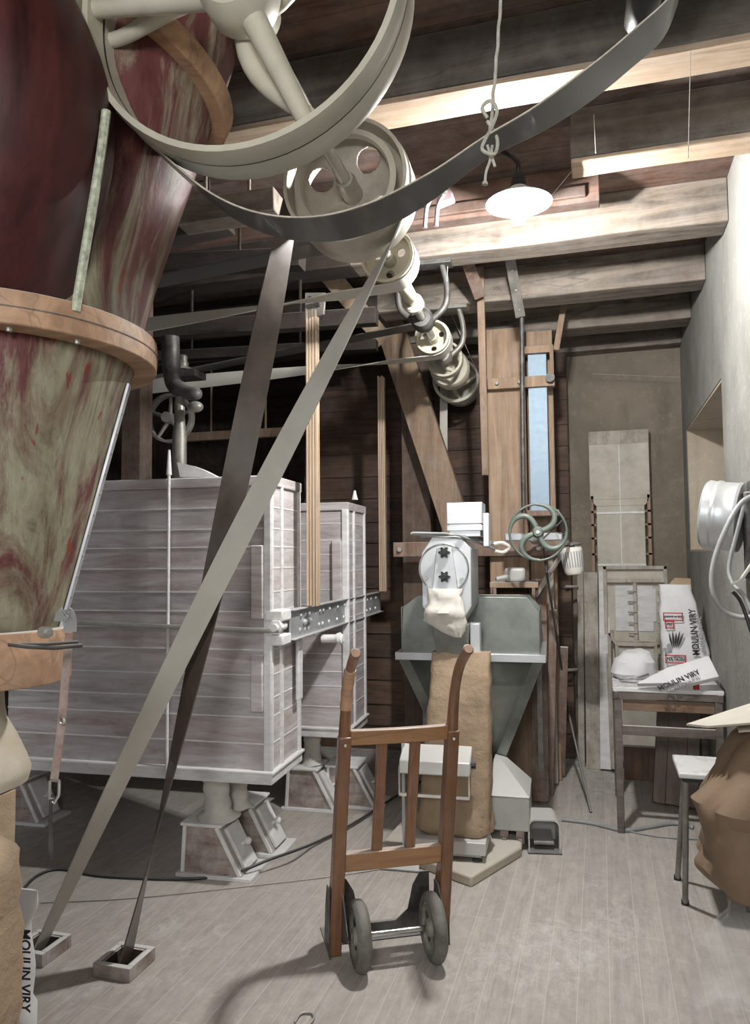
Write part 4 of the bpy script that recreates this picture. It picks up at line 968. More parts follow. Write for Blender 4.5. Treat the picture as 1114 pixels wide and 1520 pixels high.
mb = MB(); c = V3((-0.382, 4.936, 1.620)); mb.cyl(c + AV * .03, c - AV * .05, .05, .045, 20); mb.build('body', 'irongrey', t)
mb = MB(); mb.bar(c - AU * .2, c + AU * .16, .06, .05); mb.build('cross_bar', 'zinc', t, bevel=.008)
mb = MB(); mb.tube([(-0.201, 4.746, 1.723), (-0.331, 4.739, 1.602), (-0.308, 4.690, 1.399), (-0.229, 5.424, 0.420), (-0.086, 4.701, 0.004)], [.004, .006, .007, .007, .007], 8); tag(mb.build('iron_rod', 'iron'), 'thin dark rod leaning from the hand wheel down to the floor', 'rod')
# white louvred basket
c = V3((-0.159, 4.749, 1.478)); ax = V3((.12, 0, -.99)).normalized()
t = thing('slotted_cup', 'white slotted plastic cup hanging right of the hand wheel', 'basket', tuple(c - V3((0, 0, .09))))
mb = MB(); mb.lathe([(.062, -.07), (.066, -.06), (.056, .075), (.045, .092), (.001, .094), (.001, .088), (.042, .088), (.05, .072), (.06, -.06), (.057, -.07)], c, ax, 36, closed=True); cu = mb.build('cup', 'wplastic', t)
x, y = mb.frame(ax); mb = MB()
for k in range(24):
    a = 2 * pi * k / 24; d = x * cos(a) + y * sin(a); mb.bar(c + ax * -.045 + d * .0655, c + ax * .05 + d * .0595, .006, .003, up=tuple(d))
mb.build('slots', 'greyink', cu)
mb = MB(); mb.lathe([(.001, -.10), (.03, -.10), (.07, -.088), (.072, -.082), (.03, -.08), (.001, -.08)], c, ax, 30); mb.build('lid', 'iron', t)
for k in range(3):
    a = 2 * pi * k / 3 + .4; d = x * cos(a) + y * sin(a); mb = MB(); mb.cyl(c + ax * -.09 + d * .045, c + ax * -.065 + d * .055, .006, .006, 8); mb.build('lid_post', 'wplastic', t)
mb = MB(); mb.tube([c - ax * .10, c - ax * .10 + V3((-.03, 0, .05)), (-0.258, 4.893, 1.647)], .003, 6); mb.build('hanging_wire', 'iron', t)

# reddish planks leaning right of the hopper
def lean(name, label, a, b, w, th, mat, cat='plank', group=None):
    a = V3(a); b = V3(b); mb = MB(); mb.bar(a + V3((0, 0, 0)), b, w, th, up=(0, 1, .05))
    return tag(mb.build(name, mat, bevel=.003), label, cat, group)
g = 'reddish planks leaning by the hopper'
lean('wooden_plank', 'reddish plank, leftmost and widest of those leaning right of the hopper', (-0.379, 4.773, 0.020), (-0.387, 5.086, 1.346), .10, .025, 'redplank', group=g)
lean('wooden_plank', 'second reddish plank from the hopper, pale dusty edge', (-0.338, 4.947, 0.020), (-0.297, 5.091, 1.150), .05, .03, 'redplank', group=g)
lean('wooden_plank', 'third reddish plank from the hopper, thin and pale', (-0.310, 5.189, 0.020), (-0.308, 5.111, 1.477), .03, .03, 'paleplank', group=g)
lean('wooden_plank', 'rightmost reddish plank leaning beside the brown wall', (-0.285, 5.386, 0.020), (-0.236, 5.135, 0.908), .05, .02, 'redplank', group=g)
mb = MB(); mb.bar((-0.398, 4.935, 1.245), (-0.223, 4.945, 1.520), .03, .02, up=AVt); tag(mb.build('wooden_plank', 'paleplank', bevel=.002), 'short pale diagonal slat below the hand wheel', 'plank')
# ------------------------------------------------------------------ things along the back wall
def pl(a, b, w, th, mat, label, x=None):
    return lean('leaning_board', label, a, b, w, th, mat, 'board', 'pale boards leaning on the back wall')
pl((-0.161, 5.700, -0.014), (-0.144, 5.980, 1.370), .045, .03, 'paleplank', 'narrow greenish-white board, leftmost against the back wall')
pl((-0.078, 5.660, -0.002), (-0.070, 5.960, 1.370), .10, .025, 'paleplank', 'pale dusty board, second from the left against the back wall')
pl((0.004, 5.620, 0.014), (0.027, 5.940, 1.381), .075, .025, 'flourboard', 'whitish board, third from the left against the back wall')
pl((0.066, 5.580, 0.029), (0.054, 5.850, 0.956), .06, .025, 'paleplank', 'pale board with a low top, beside the table leg')
for i, (p, q) in enumerate((((858, 871), (840, 870)), ((856, 993), (838, 992)))):
    mb = MB(); mb.cyl((-0.164, 5.920, 1.266) if i == 0 else (-0.157, 5.840, 0.668), (-0.250, 5.860, 1.268) if i == 0 else (-0.246, 5.780, 0.664), .010, .012, 10); tag(mb.build('wooden_peg', 'paleplank'), ('upper', 'lower')[i] + ' short peg sticking out left of the pale boards', 'peg')
def board_frame(p00, p11, y, w, name, parent, mat, t=.03):
    x0, z0 = p00; x1, z1 = p11
    mb = MB(); mb.box(x0, x0 + w, y, y + t, z0, z1); mb.box(x1 - w, x1, y, y + t, z0, z1); mb.box(x0, x1, y, y + t, z0, z0 + w); mb.box(x0, x1, y, y + t, z1 - w, z1)
    return mb.build(name, mat, parent, bevel=.003)
t = thing('flour_sieve', 'tall pale cloth-covered sieve panel leaning against the back wall', 'sieve', (.155, 6.0, .9))
mb = MB(); y = 6.0
mb.box(-.06, .372, y, y + .05, 1.92, 2.44); mb.prism([(-.06, y, 1.92), (.372, y, 1.92), (.335, y, 1.87), (-.015, y, 1.87)], (0, .05, 0)); mb.box(-.015, .33, y, y + .05, 1.2, 1.87); mb.build('screen', 'screen', t, bevel=.004)
mb = MB(); mb.box(-.06, .372, y - .004, y, 2.34, 2.44); mb.build('top_board', 'paleplank', t)
mb = MB(); mb.box(-.055, -.035, y, y + .04, .9, 1.95); mb.box(.35, .372, y, y + .04, .9, 1.95)
for z in (1.62, 1.72, 1.82, 1.5): mb.box(-.055, -.015, y, y + .03, z, z + .015); mb.box(.33, .372, y, y + .03, z, z + .015)
mb.build('side_rails', 'post', t)
mb = MB(); mb.box(-.015, .33, y - .008, y, 1.81, 1.825); mb.box(-.015, .33, y - .008, y, 1.42, 1.435); mb.box(.155, .162, y - .005, y, 1.3, 2.33); mb.build('cross_bar', 'flour', t)
t = thing('wooden_sieve', 'dusty wooden sieve frame with short pegs standing behind the table', 'sieve', (.25, 5.8, 0))
y = 5.82
board_frame((.02, .10), (.46, 1.42), y, .025, 'frame', t, 'paleplank')
mb = MB(); mb.box(.225, .25, y - .005, y + .02, .2, 1.33); mb.build('centre_bar', 'paleplank', t, bevel=.003)
mb = MB(); mb.box(.045, .44, y - .01, y + .02, 1.30, 1.33); mb.box(.06, .44, y - .01, y + .02, .86, .885); mb.build('cross_bar', 'paleplank', t, bevel=.003)
mb = MB()
for k in range(10):
    z = 1.24 - k * .075
    for x in (.215, .415): mb.cyl((x - .03, y - .01, z), (x + .03, y - .01, z), .006, n=8)
mb.build('peg_row', 'paleplank', t)
mb = MB(); mb.box(.04, .45, y + .03, y + .04, .12, 1.40); mb.build('dusty_panel', 'screen', t)
mb = MB(); mb.box(.10, .36, y + .022, y + .03, .95, 1.28); mb.box(.2, .38, y + .02, y + .024, 1.02, 1.26); mb.build('dusty_panel', 'flourboard', t, bevel=.004)
t = thing('wooden_sieve', 'second dusty frame with cut corners low behind the table', 'sieve', (.25, 5.7, 0))
y = 5.70; mb = MB()
for a, b in (((.05, .05), (.05, .95)), ((.40, .05), (.40, .95)), ((.05, .95), (.10, .87)), ((.40, .95), (.36, .87)), ((.10, .87), (.10, .05)), ((.36, .87), (.36, .05)), ((.10, .87), (.36, .87)), ((.05, .06), (.40, .06))):
    mb.bar((a[0], y, a[1]), (b[0], y, b[1]), .022, .022, up=(0, 1, 0))
mb.build('frame', 'paleplank', t, bevel=.002)
mb = MB(); mb.box(.11, .35, y + .015, y + .03, .06, .85); mb.build('panel', 'screen', t)
# boards leaning under the table
for i, (px, w, l) in enumerate(((0.36, .09, 'left'), (0.44, .11, 'middle'), (0.53, .07, 'right'))):
    mb = MB(); mb.bar((px - .05, 4.95 - i * .02, .01), (px + .03, 5.25, .70), w, .03, up=(0, 1, .3)); tag(mb.build('leaning_board', 'underwood', bevel=.003), l + ' of three brown boards leaning in the shadow under the table', 'board', 'brown boards under the table')
mb = MB(); mb.box(.12, .36, 5.45, 5.5, .0, .22); tag(mb.build('leaning_board', 'underwood', bevel=.003), 'low dark board standing against the wall under the table', 'board')

# ------------------------------------------------------------------ table and what lies on it
TB = thing('work_table', 'narrow dark table with a white floured top against the right wall', 'table', (.32, 4.8, 0))
tx0, tx1, ty0, ty1, th = .05, .61, 4.40, 5.10, .78
mb = MB(); mb.box(tx0, tx1, ty0, ty1, th - .022, th); mb.build('tabletop', 'formica', TB, bevel=.003)
mb = MB(); mb.box(tx0 + .005, tx1 - .005, ty0 + .004, ty0 + .03, th - .06, th - .022); mb.box(tx0 + .005, tx0 + .03, ty0, ty1, th - .06, th - .022); mb.box(tx1 - .03, tx1 - .005, ty0, ty1, th - .06, th - .022); mb.build('top_rail', 'tabledark', TB, bevel=.002)
mb = MB(); mb.box(tx0 + .05, tx1 - .045, ty0 + .02, ty0 + .04, th - .125, th - .068); mb.build('drawer_front', 'tablewood', TB, bevel=.002)
mb = MB(); mb.box(tx0 + .045, tx1 - .04, ty0 + .012, ty0 + .03, th - .255, th - .205); mb.build('front_rail', 'tabledark', TB, bevel=.002)
for x, y in ((tx0 + .006, ty0 + .006), (tx1 - .046, ty0 + .006), (tx0 + .006, ty1 - .045), (tx1 - .046, ty1 - .045)):
    mb = MB(); mb.box(x, x + .038, y, y + .038, 0, th - .022); mb.build('leg', 'tabledark', TB, bevel=.003)
# lumpy white sack
mb = sack(rmat((.175, 4.78, th), radians(8)), [(.002, .10, .10, 0, 0), (.03, .125, .12, 0, 0), (.10, .115, .115, .005, 0), (.15, .07, .08, .01, 0), (.165, .02, .03, .02, 0)], 40, .018, 11, 8, 3)
tag(mb.build('flour_bag', 'paper', smooth=35), 'lumpy white paper bag lying on the left of the table', 'bag')
# folded printed bag lying across the front
t = thing('printed_bag', 'flat white printed flour bag lying slanted across the table front', 'bag', (.33, 4.55, th))
a = V3((0.181, 4.356, 0.821)); b = V3((0.564, 4.502, 0.953)); c = V3((0.589, 4.411, 0.860)); d = V3((0.386, 4.312, 0.815))
a = V3((.10, 4.52, th + .005)); 
P4 = [V3((0.172, 4.375, 0.811)), V3((0.456, 4.353, 0.829)), V3((0.583, 4.367, 0.873)), V3((0.554, 4.499, 0.953)), V3((0.333, 4.460, 0.872))]
mb = MB(); n_ = (P4[1] - P4[0]).cross(P4[3] - P4[0]).normalized(); P4 = [p - n_ * (p - P4[0]).dot(n_) for p in P4]; mb.prism(P4, -n_ * .028 if n_.y < 0 else n_ * .028); mb.build('bag_body', 'paper', t, bevel=.004)
rt = (V3((0.499, 4.411, 0.931)) - V3((0.308, 4.360, 0.850))).normalized()
fn = n_ if n_.y < 0 else -n_
fn = V3(fn)
upv = fn.cross(rt) * 1.0
ctr = V3((0.379, 4.326, 0.889)); ctr = ctr - fn * ((ctr - P4[0]).dot(fn)) + fn * .004
text('MOULIN VIRY', t, 'ink', ctr, rt, upv, .045)
text('66640 REHAUPAL', t, 'greyink', ctr - upv * .035 + rt * .01, rt, upv, .028)
mb = MB(); mb.ribbon(spline([(.10, 4.60, th + .012), (.17, 4.56, th + .03), (.24, 4.58, th + .05)], 5), (.2, 1, 0), .05, .012); tag(mb.build('foil_wrap', 'chrome'), 'crumpled shiny plastic wrap left of the slanted printed bag', 'wrap')
mb = MB(); mb.cyl((.478, 4.44, th), (.478, 4.44, th + .045), .016, n=20); tag(mb.build('red_tube', 'red'), 'small dark red tube at the front right of the table', 'tube')
# tall printed flour bag
FB = thing('flour_bag', 'tall white printed paper flour bag standing on the right end of the table', 'bag', (.47, 4.98, th), radians(-4))
Mx = rmat((.465, 4.95, th), radians(-2)) @ Matrix.Shear('XZ', 4, (0, 0)) 
mb = sack(Mx, [(.002, .135, .06, .025, 0), (.05, .135, .06, .022, 0), (.25, .125, .055, .0, .0), (.40, .105, .05, -.02, 0), (.50, .095, .045, -.03, 0), (.54, .093, .04, -.032, 0)], 44, .008, 21, 7, 4)
mb.build('bag_body', 'paper', FB, smooth=40)
mb = MB(Mx); mb.prism([(-.075, -.035, .535), (.055, -.035, .535), (.06, .03, .575), (-.03, .03, .58)], (0, .004, 0)); mb.build('open_flap', 'kraft', FB)
fy = 4.95 - .0665
text('MOULIN VIRY', FB, 'ink', (.525, fy - .006, th + .262), (-.06, 0, 1), (-1, 0, -.06), .052)
text('66640 REHAUPAL', FB, 'greyink', (.562, fy - .006, th + .25), (-.08, 0, 1), (-1, 0, -.08), .032)
def sticker(x0, x1, z0, z1, txt, s):
    mb = MB(); w = .006; y0_ = fy - .004
    mb.box(x0, x1, y0_, y0_ + .002, z0, z0 + w); mb.box(x0, x1, y0_, y0_ + .002, z1 - w, z1); mb.box(x0, x0 + w, y0_, y0_ + .002, z0, z1); mb.box(x1 - w, x1, y0_, y0_ + .002, z0, z1); mb.build('red_label_border', 'red', FB)
    text(txt, FB, 'ink', ((x0 + x1) / 2, y0_ - .001, (z0 + z1) / 2), (1, 0, 0), (0, 0, 1), s)
sticker(.355, .465, th + .325, th + .375, 'FARINE de BLE', .0185)
sticker(.365, .415, th + .28, th + .325, 'T65', .022)
sticker(.36, .475, th + .075, th + .125, 'NATION', .03)
mb = MB()
for k in range(5):
    a = V3((.40 + k * .008, fy - .005, th + .17)); b = V3((.385 + k * .02, fy - .005, th + .255 + .01 * (k % 2)))
    P = [a.lerp(b, i / 6) for i in range(7)]; mb.tube(P, [.001, .003, .005, .006, .005, .004, .001], 6)
mb.build('wheat_ear_print', 'ink', FB)
mb = MB(); mb.box(.37, .395, fy - .005, fy - .003, th + .15, th + .18); mb.box(.35, .368, fy - .005, fy - .003, th + .145, th + .165); mb.prism([(.366, fy - .005, th + .18), (.399, fy - .005, th + .18), (.383, fy - .005, th + .195)], (0, .002, 0)); mb.build('mill_print', 'greyink', FB)

# ------------------------------------------------------------------ right wall fittings
c = V3((.50, 3.47, 1.66)); ax = V3((1, -.34, -.15)).normalized()
t = thing('metal_drum', 'round shiny galvanised fan drum fixed to the right wall', 'drum', (.5, 3.47, 1.50))
mb = MB(); mb.lathe([(.001, -.075), (.10, -.075), (.138, -.07), (.146, -.06), (.143, -.03), (.147, -.025), (.147, -.012), (.143, -.006), (.143, .05), (.147, .058), (.143, .07), (.10, .08), (.001, .08)], c, ax, 56); mb.build('drum', 'alu', t)
mb = MB(); mb.cyl(c + ax * .06, V3((.62, 3.5, 1.66)), .035, .045, 16); mb.build('mount', 'iron', t)
mb = MB(); mb.box(.585, .62, 3.30, 3.42, 1.35, 1.80); mb.box(.56, .62, 3.33, 3.39, 1.40, 1.75); tag(mb.build('cable_bracket', 'iron', bevel=.008), 'dark iron bracket on the right wall holding looped cables', 'bracket')
def cable(label, pts, r, mat, cat='cable', name='cable'):
    mb = MB(); mb.tube(spline(pts, 8), r, 10); return tag(mb.build(name, mat, smooth=60), label, cat)
cable('thick pale grey cable looping low in front of the right wall', [(0.586, 3.270, 1.730), (0.534, 3.257, 1.696), (0.475, 3.235, 1.599), (0.426, 3.229, 1.468), (0.417, 3.222, 1.363), (0.454, 3.227, 1.285), (0.509, 3.225, 1.258), (0.571, 3.211, 1.262)], .010, 'leadgrey')
cable('darker grey cable crossing inside the pale loop', [(0.559, 3.284, 1.718), (0.526, 3.303, 1.587), (0.493, 3.312, 1.453), (0.500, 3.287, 1.387), (0.533, 3.247, 1.337), (0.570, 3.212, 1.237)], .008, 'leadgrey')
cable('white cable end at the right edge above the black one', [(0.489, 3.253, 1.386), (0.522, 3.240, 1.402), (0.559, 3.195, 1.467)], .007, 'wplastic')
cable('black cable end hanging at the right edge', [(0.482, 3.179, 1.358), (0.511, 3.190, 1.319), (0.534, 3.181, 1.239), (0.553, 3.171, 1.152)], .007, 'black')

# ------------------------------------------------------------------ stool
ST = thing('stool', 'small stool with a white seat and grey tube legs', 'stool', (.43, 3.55, 0))
mb = MB(); mb.box(.285, .575, 3.36, 3.66, .595, .618); mb.build('seat', 'formica', ST, bevel=.006, seg=3)
mb = MB(); mb.box(.30, .56, 3.375, 3.645, .575, .597); mb.build('seat_frame', 'black', ST, bevel=.006)
for a, b in (((.315, 3.40, .58), (.315, 3.60, 0)), ((.335, 3.64, .58), (.308, 3.86, 0)), ((.545, 3.40, .58), (.57, 3.60, 0)), ((.54, 3.64, .58), (.565, 3.86, 0))):
    a = V3(a); b = V3(b); 
    mb = MB(); mb.cyl(a, b, .0125, .0125, 14); l = mb.build('leg', 'irongrey', ST)
    mb = MB(); mb.cyl(b + V3((0, 0, .02)), b, .016, .017, 14); mb.build('rubber_foot', 'black', l)
# ------------------------------------------------------------------ big brown bag on a crate, film, cardboard
t = thing('wooden_crate', 'low wooden crate mostly outside the picture under the brown bag', 'crate', (.52, 2.55, 0))
for z in (0, .13, .26, .39):
    for (a0, a1, b0, b1) in ((.44, .61, 2.36, 2.38), (.44, .61, 2.76, 2.78), (.44, .455, 2.38, 2.76), (.595, .61, 2.38, 2.76)):
        mb = MB(); mb.box(a0, a1, b0, b1, z, z + .115); mb.build('side_board', 'boxwood', t)
mb = MB(); mb.box(.44, .61, 2.36, 2.78, .505, .525); mb.build('lid', 'boxwood', t)
mb = sack(rmat((0, 0, 0), 0), [(.528, .155, .20, .445, 2.56), (.56, .165, .22, .437, 2.56), (.66, .165, .22, .437, 2.56), (.76, .155, .20, .445, 2.56), (.84, .12, .16, .475, 2.56), (.93, .09, .12, .505, 2.56), (.98, .075, .09, .52, 2.56)], 84, .05, 31, 3.2, 3)
tag(mb.build('paper_sack', 'kraftdark', smooth=45), 'big crumpled brown paper sack at the right edge', 'sack')
t = thing('cardboard_sheet', 'torn pale corrugated cardboard sheets on top of the big brown sack', 'cardboard', (.46, 2.6, 1.0))
a = V3((0.256, 2.636, 0.957)); b = V3((0.485, 2.784, 1.012)); c = V3((0.425, 2.453, 1.009)); d = V3((0.308, 2.525, 0.975))
mb = MB(); k = 9; edge = [a.lerp(d, i / k) + V3((.012 * (-1) ** i, 0, 0)) for i in range(k + 1)]
mb.prism(edge + [c, b], (0, 0, .006)); mb.build('sheet', 'cardboard', t)
mb = MB(); mb.prism([p + V3((.04, .0, -.014)) for p in (a.lerp(b, .45), d.lerp(c, .3), c, b)], (0, 0, .005)); mb.build('sheet', 'cardboard', t)
# clear film bag
mb = sack(rmat((0, 0, 0), 0), [(.004, .15, .15, .38, 2.72), (.10, .145, .15, .39, 2.72), (.3, .11, .13, .42, 2.72), (.45, .08, .10, .45, 2.70), (.52, .06, .08, .47, 2.68)], 36, .05, 41, 7, 2.4)
tag(mb.build('plastic_film', 'film', smooth=60), 'crumpled clear plastic film hanging under the brown sack', 'plastic film')

# ------------------------------------------------------------------ cables on the floor
def fl(pts, r, mat, label): return cable(label, pts, r, mat)
fl([(-2.519, 2.897, 0.020), (-2.596, 3.093, 0.008), (-2.540, 3.189, 0.008), (-2.301, 3.173, 0.008), (-1.941, 3.232, 0.008), (-1.770, 3.305, 0.010), (-1.645, 3.333, 0.040), (-1.554, 3.436, 0.060), (-1.474, 3.579, 0.060), (-1.455, 3.808, 0.020), (-1.364, 4.091, 0.020), (-1.274, 4.536, 0.020), (-1.146, 5.191, 0.012)], .007, 'black', 'black cable snaking across the floor past the belt openings')
fl([(-2.386, 2.868, 0.004), (-2.013, 3.018, 0.004), (-1.497, 3.310, 0.004), (-1.227, 3.475, 0.004), (-1.049, 3.604, 0.004)], .0022, 'irongrey', 'thin wire lying on the floor in front of the black cable')
fl([(-0.245, 4.516, 0.012), (-0.076, 4.493, 0.012), (0.083, 4.427, 0.012), (0.208, 4.503, 0.012), (0.354, 4.608, 0.012), (0.454, 4.569, 0.012)], .011, 'leadgrey', 'thick grey cable from the foot pedal past the table leg')
fl([(0.083, 4.445, 0.006), (0.269, 4.391, 0.006), (0.469, 4.405, 0.006)], .004, 'leadgrey', 'thin grey cable in front of the thick one under the table')
fl([(-0.980, 2.364, 0.006), (-0.979, 2.414, 0.006), (-0.948, 2.426, 0.006), (-0.929, 2.401, 0.006), (-0.933, 2.363, 0.006)], .004, 'irongrey', 'small bent wire loop on the floor at the bottom edge')

# ------------------------------------------------------------------ hand truck
TRL = (-0.823, 2.922, 0); TRZ = radians(29)
HT = thing('hand_truck', 'varnished wooden sack truck standing upright on the floor', 'hand truck', TRL, TRZ)
MX = rmat(TRL, TRZ)
LEAN = .115
def tr(x, z, dy=0): return (x + .035 * z, -LEAN * z + dy, z)
for s_ in (-1, 1):
    mb = MB(MX)
    X0 = .212
    # post: flared foot, square post, turned handle bending back
    P = [tr(s_ * X0, .0, .03), tr(s_ * X0, .12, .015), tr(s_ * X0, .30), tr(s_ * X0, .60), tr(s_ * X0, .83)]
    mb.rings([[V3(p) + V3(q) for q in ((-hw, -hd, 0), (hw, -hd, 0), (hw, hd, 0), (-hw, hd, 0))] for p, hw, hd in zip(P, (.0235,) * 5, (.065, .05, .032, .028, .026))])
    post = mb.build('post', 'truckwood', HT, bevel=.005)
    mb = MB(MX); P = spline([tr(s_ * X0, .82), tr(s_ * X0, .90), tr(s_ * X0, 1.0, -.01), tr(s_ * X0, 1.08, -.045), tr(s_ * X0, 1.135, -.10), tr(s_ * X0, 1.16, -.135)], 6)
    rr = [.024 - .005 * min(1, i / 12) for i in range(len(P))]; rr[-2] = .021; rr[-1] = .016
    mb.tube(P, rr, 16); mb.build('handle', 'truckwood', HT)
    if s_ == -1:
        mb = MB(MX); mb.tube([V3(p) for p in P[8:20]], [.0225 + .0012 * sin(i * 2.1) for i in range(12)], 16); mb.build('tape_wrap', 'brass', HT) if 'brass' in MT else mb.build('tape_wrap', 'collar', HT)
    mb = MB(MX); c = V3(tr(s_ * X0, .80, -.028)); mb.ball(c, .007, 8); mb.build('rivet', 'steel', HT)
mb = MB(MX); R = []
for i in range(13):
    x = -.192 + .384 * i / 12; bow = -.012 * (1 - (x / .192) ** 2); z = .825; h = .028
    R.append([V3(tr(x, z - h, bow - .018)), V3(tr(x, z - h, bow + .018)), V3(tr(x, z + h, bow + .018)), V3(tr(x, z + h, bow - .018))])
mb.rings(R); mb.build('top_crossbar', 'truckwoodx', HT, bevel=.004)
mb = MB(MX); mb.rings([[V3(tr(x, .315, -.02)), V3(tr(x, .315, .02)), V3(tr(x, .385, .02)), V3(tr(x, .385, -.02))] for x in (-.192, .192)]); mb.build('bottom_crossbar', 'truckwoodx', HT, bevel=.004)
for x in (-.065, .065):
    mb = MB(MX); mb.rings([[V3(tr(x, z)) + V3(q) for q in ((-.02, -.012, 0), (.02, -.012, 0), (.02, .012, 0), (-.02, .012, 0))] for z in (.38, .80)]); mb.build('slat', 'truckwood', HT, bevel=.003)
# iron nose plate and side cheeks
mb = MB(MX); mb.box(-.235, .235, .05, .20, 0, .006); mb.prism([(-.19, .075, .006), (.19, .075, .006), (.19, .07, .24), (.15, .07, .24), (.12, .07, .19), (.10, .072, .10), (.05, .073, .06), (-.05, .073, .06), (-.10, .072, .10), (-.12, .07, .19), (-.15, .07, .24), (-.19, .07, .24)], (0, .005, 0)); mb.build('nose_plate', 'iron', HT, bevel=.0015)
for s_ in (-1, 1):
    mb = MB(MX); mb.prism([(s_ * .235, .09, .0), (s_ * .235, -.05, .0), (s_ * .235, -.035, .25), (s_ * .235, .02, .25), (s_ * .235, .06, .15)], (-s_ * .003, 0, 0)); mb.build('side_plate', 'iron', HT)
# axle, brackets and wheels
wr_ = .122; ay = -.145
mb = MB(MX); mb.cyl((-.165, ay, wr_), (.165, ay, wr_), .011, n=18); mb.build('axle', 'chrome', HT)
for s_ in (-1, 1):
    mb = MB(MX); mb.prism([(s_ * .19, -.01, .24), (s_ * .19, -.06, .24), (s_ * .19, ay - .02, wr_ + .01), (s_ * .19, ay, wr_ - .025), (s_ * .19, -.01, .04)], (-s_ * .006, 0, 0)); mb.build('axle_bracket', 'iron', HT, bevel=.002)
for x in (-.14, .14):
    mb = MB(MX); w = .028
    mb.lathe([(wr_, -.008), (wr_, .008), (wr_ - .005, .017), (wr_ - .018, w - .002), (wr_ - .034, w - .004), (wr_ - .034, -w + .004), (wr_ - .018, -w + .002), (wr_ - .005, -.017)], (x, ay, wr_), (1, 0, 0), 56, closed=True); wh = mb.build('wheel', 'rubber', HT)
    mb = MB(MX); mb.lathe([(wr_ - .034, -.020), (wr_ - .034, .020), (wr_ - .042, .020), (wr_ - .046, .008), (.035, .010), (.028, .026), (.012, .028), (.012, -.028), (.028, -.026), (.035, -.010), (wr_ - .046, -.008), (wr_ - .042, -.020)], (x, ay, wr_), (1, 0, 0), 48, closed=True); hb = mb.build('wheel_disc', 'wheelhub', wh)
    mb = MB(MX)
    for k in range(4):
        a = pi / 2 * k + .5
        for sd in (-1, 1): mb.cyl((x + sd * .009, ay + .054 * cos(a), wr_ + .054 * sin(a)), (x + sd * .0115, ay + .054 * cos(a), wr_ + .054 * sin(a)), .015, n=16)
    mb.build('wheel_holes', 'black', wh)

# ------------------------------------------------------------------ red breeches hopper at left
HC = V3((-1.447, 1.544, 0))
HP2 = thing('red_hopper', 'large worn red and green cone hopper with wooden rings at left', 'hopper', (HC.x, HC.y, 1.18))
def cone(prof, name, mat, n=72, parent=HP2, cxy=None):
    mb = MB(); R = []
    for z, r, ox, oy in prof: R.append([(HC.x + ox + r * cos(2 * pi * i / n), HC.y + oy + r * sin(2 * pi * i / n), z) for i in range(n)])
    mb.rings(R, cap=False); o = mb.build(name, mat, parent, smooth=60); s = o.modifiers.new('s', 'SOLIDIFY'); s.thickness = .004
    return o
pr = []
for i in range(14):
    q = i / 13; pr.append((1.33 + (2.00 - 1.33) * q, .165 + (.335 - .165) * q, 0, 0))
cone(pr, 'lower_cone', 'hopper')
# wooden ring, laminated
mb = MB(); mb.lathe([(.39, 0), (.392, .02), (.392, .055), (.39, .075), (.32, .075), (.32, 0)], (HC.x, HC.y, 1.99), (0, 0, 1), 80, closed=True); rg = mb.build('wooden_ring', 'collar', HP2, bevel=.003)
mb = MB(); mb.lathe([(.3935, .036), (.3935, .039), (.39, .039), (.39, .036)], (HC.x, HC.y, 1.99), (0, 0, 1), 80, closed=True); mb.build('ring_joint', 'tabledark', rg)
for a in (-.35, -.75, -1.2):
    mb = MB(); mb.cyl((HC.x + .36 * cos(a), HC.y + .36 * sin(a), 1.992), (HC.x + .36 * cos(a), HC.y + .36 * sin(a), 1.982), .008, .006, 8); mb.build('ring_screw', 'steel', rg)
# seam strip along the right of the lower cone
ang = .42
mb = MB(); P = [(HC.x + (p[1] + .004) * cos(ang), HC.y + (p[1] + .004) * sin(ang), p[0]) for p in pr[:-1]]
mb.ribbon(P, (-sin(ang), cos(ang), 0), .03, .006); sm = mb.build('seam_strip', 'zinc', HP2)
mb = MB()
for i in range(12): p = V3(P[0]).lerp(V3(P[-1]), (i + .5) / 12); mb.ball(p + V3((.004, -.002, 0)), .004, 6)
mb.build('rivet_row', 'steel', sm)
# two legs above the ring
def leg(path, rad, name, mat, n=64):
    Pp = spline(path, 8); k = len(Pp) - 1; mb = MB()
    rr = [rad[0] + (rad[1] - rad[0]) * i / k for i in range(k + 1)]
    mb.tube(Pp, rr, n, cap=False); o = mb.build(name, mat, HP2, smooth=60); s = o.modifiers.new('s', 'SOLIDIFY'); s.thickness = .004
    return o
RT = V3((-1.234, 1.749, 2.809))
leg([(HC.x + .0, HC.y + .03, 2.05), (HC.x + .03, HC.y + .10, 2.25), tuple(V3((HC.x + .03, HC.y + .10, 2.25)).lerp(RT, .6)), tuple(RT + (RT - V3((HC.x + .03, HC.y + .10, 2.25))) * .35)], (.325, .25), 'right_leg', 'hopperpink')
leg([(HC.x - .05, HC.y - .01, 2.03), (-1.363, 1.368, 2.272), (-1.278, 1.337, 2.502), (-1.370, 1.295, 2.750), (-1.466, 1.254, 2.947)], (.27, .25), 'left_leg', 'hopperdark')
ax = (RT - V3((HC.x + .03, HC.y + .06, 2.25))).normalized()
mb = MB(); mb.lathe([(.245, 0), (.305, 0), (.305, .06), (.245, .06)], RT + ax * .0, ax, 72, closed=True); mb.build('upper_wooden_ring', 'collar', HP2, bevel=.003)
mb = MB(); mb.tube(spline([(-1.011, 1.380, 2.479), (-1.022, 1.378, 2.381), (-1.043, 1.379, 2.264), (-1.071, 1.388, 2.150), (-1.090, 1.389, 2.044)], 6), .010, 8); mb.build('weld_seam', 'weld', HP2)
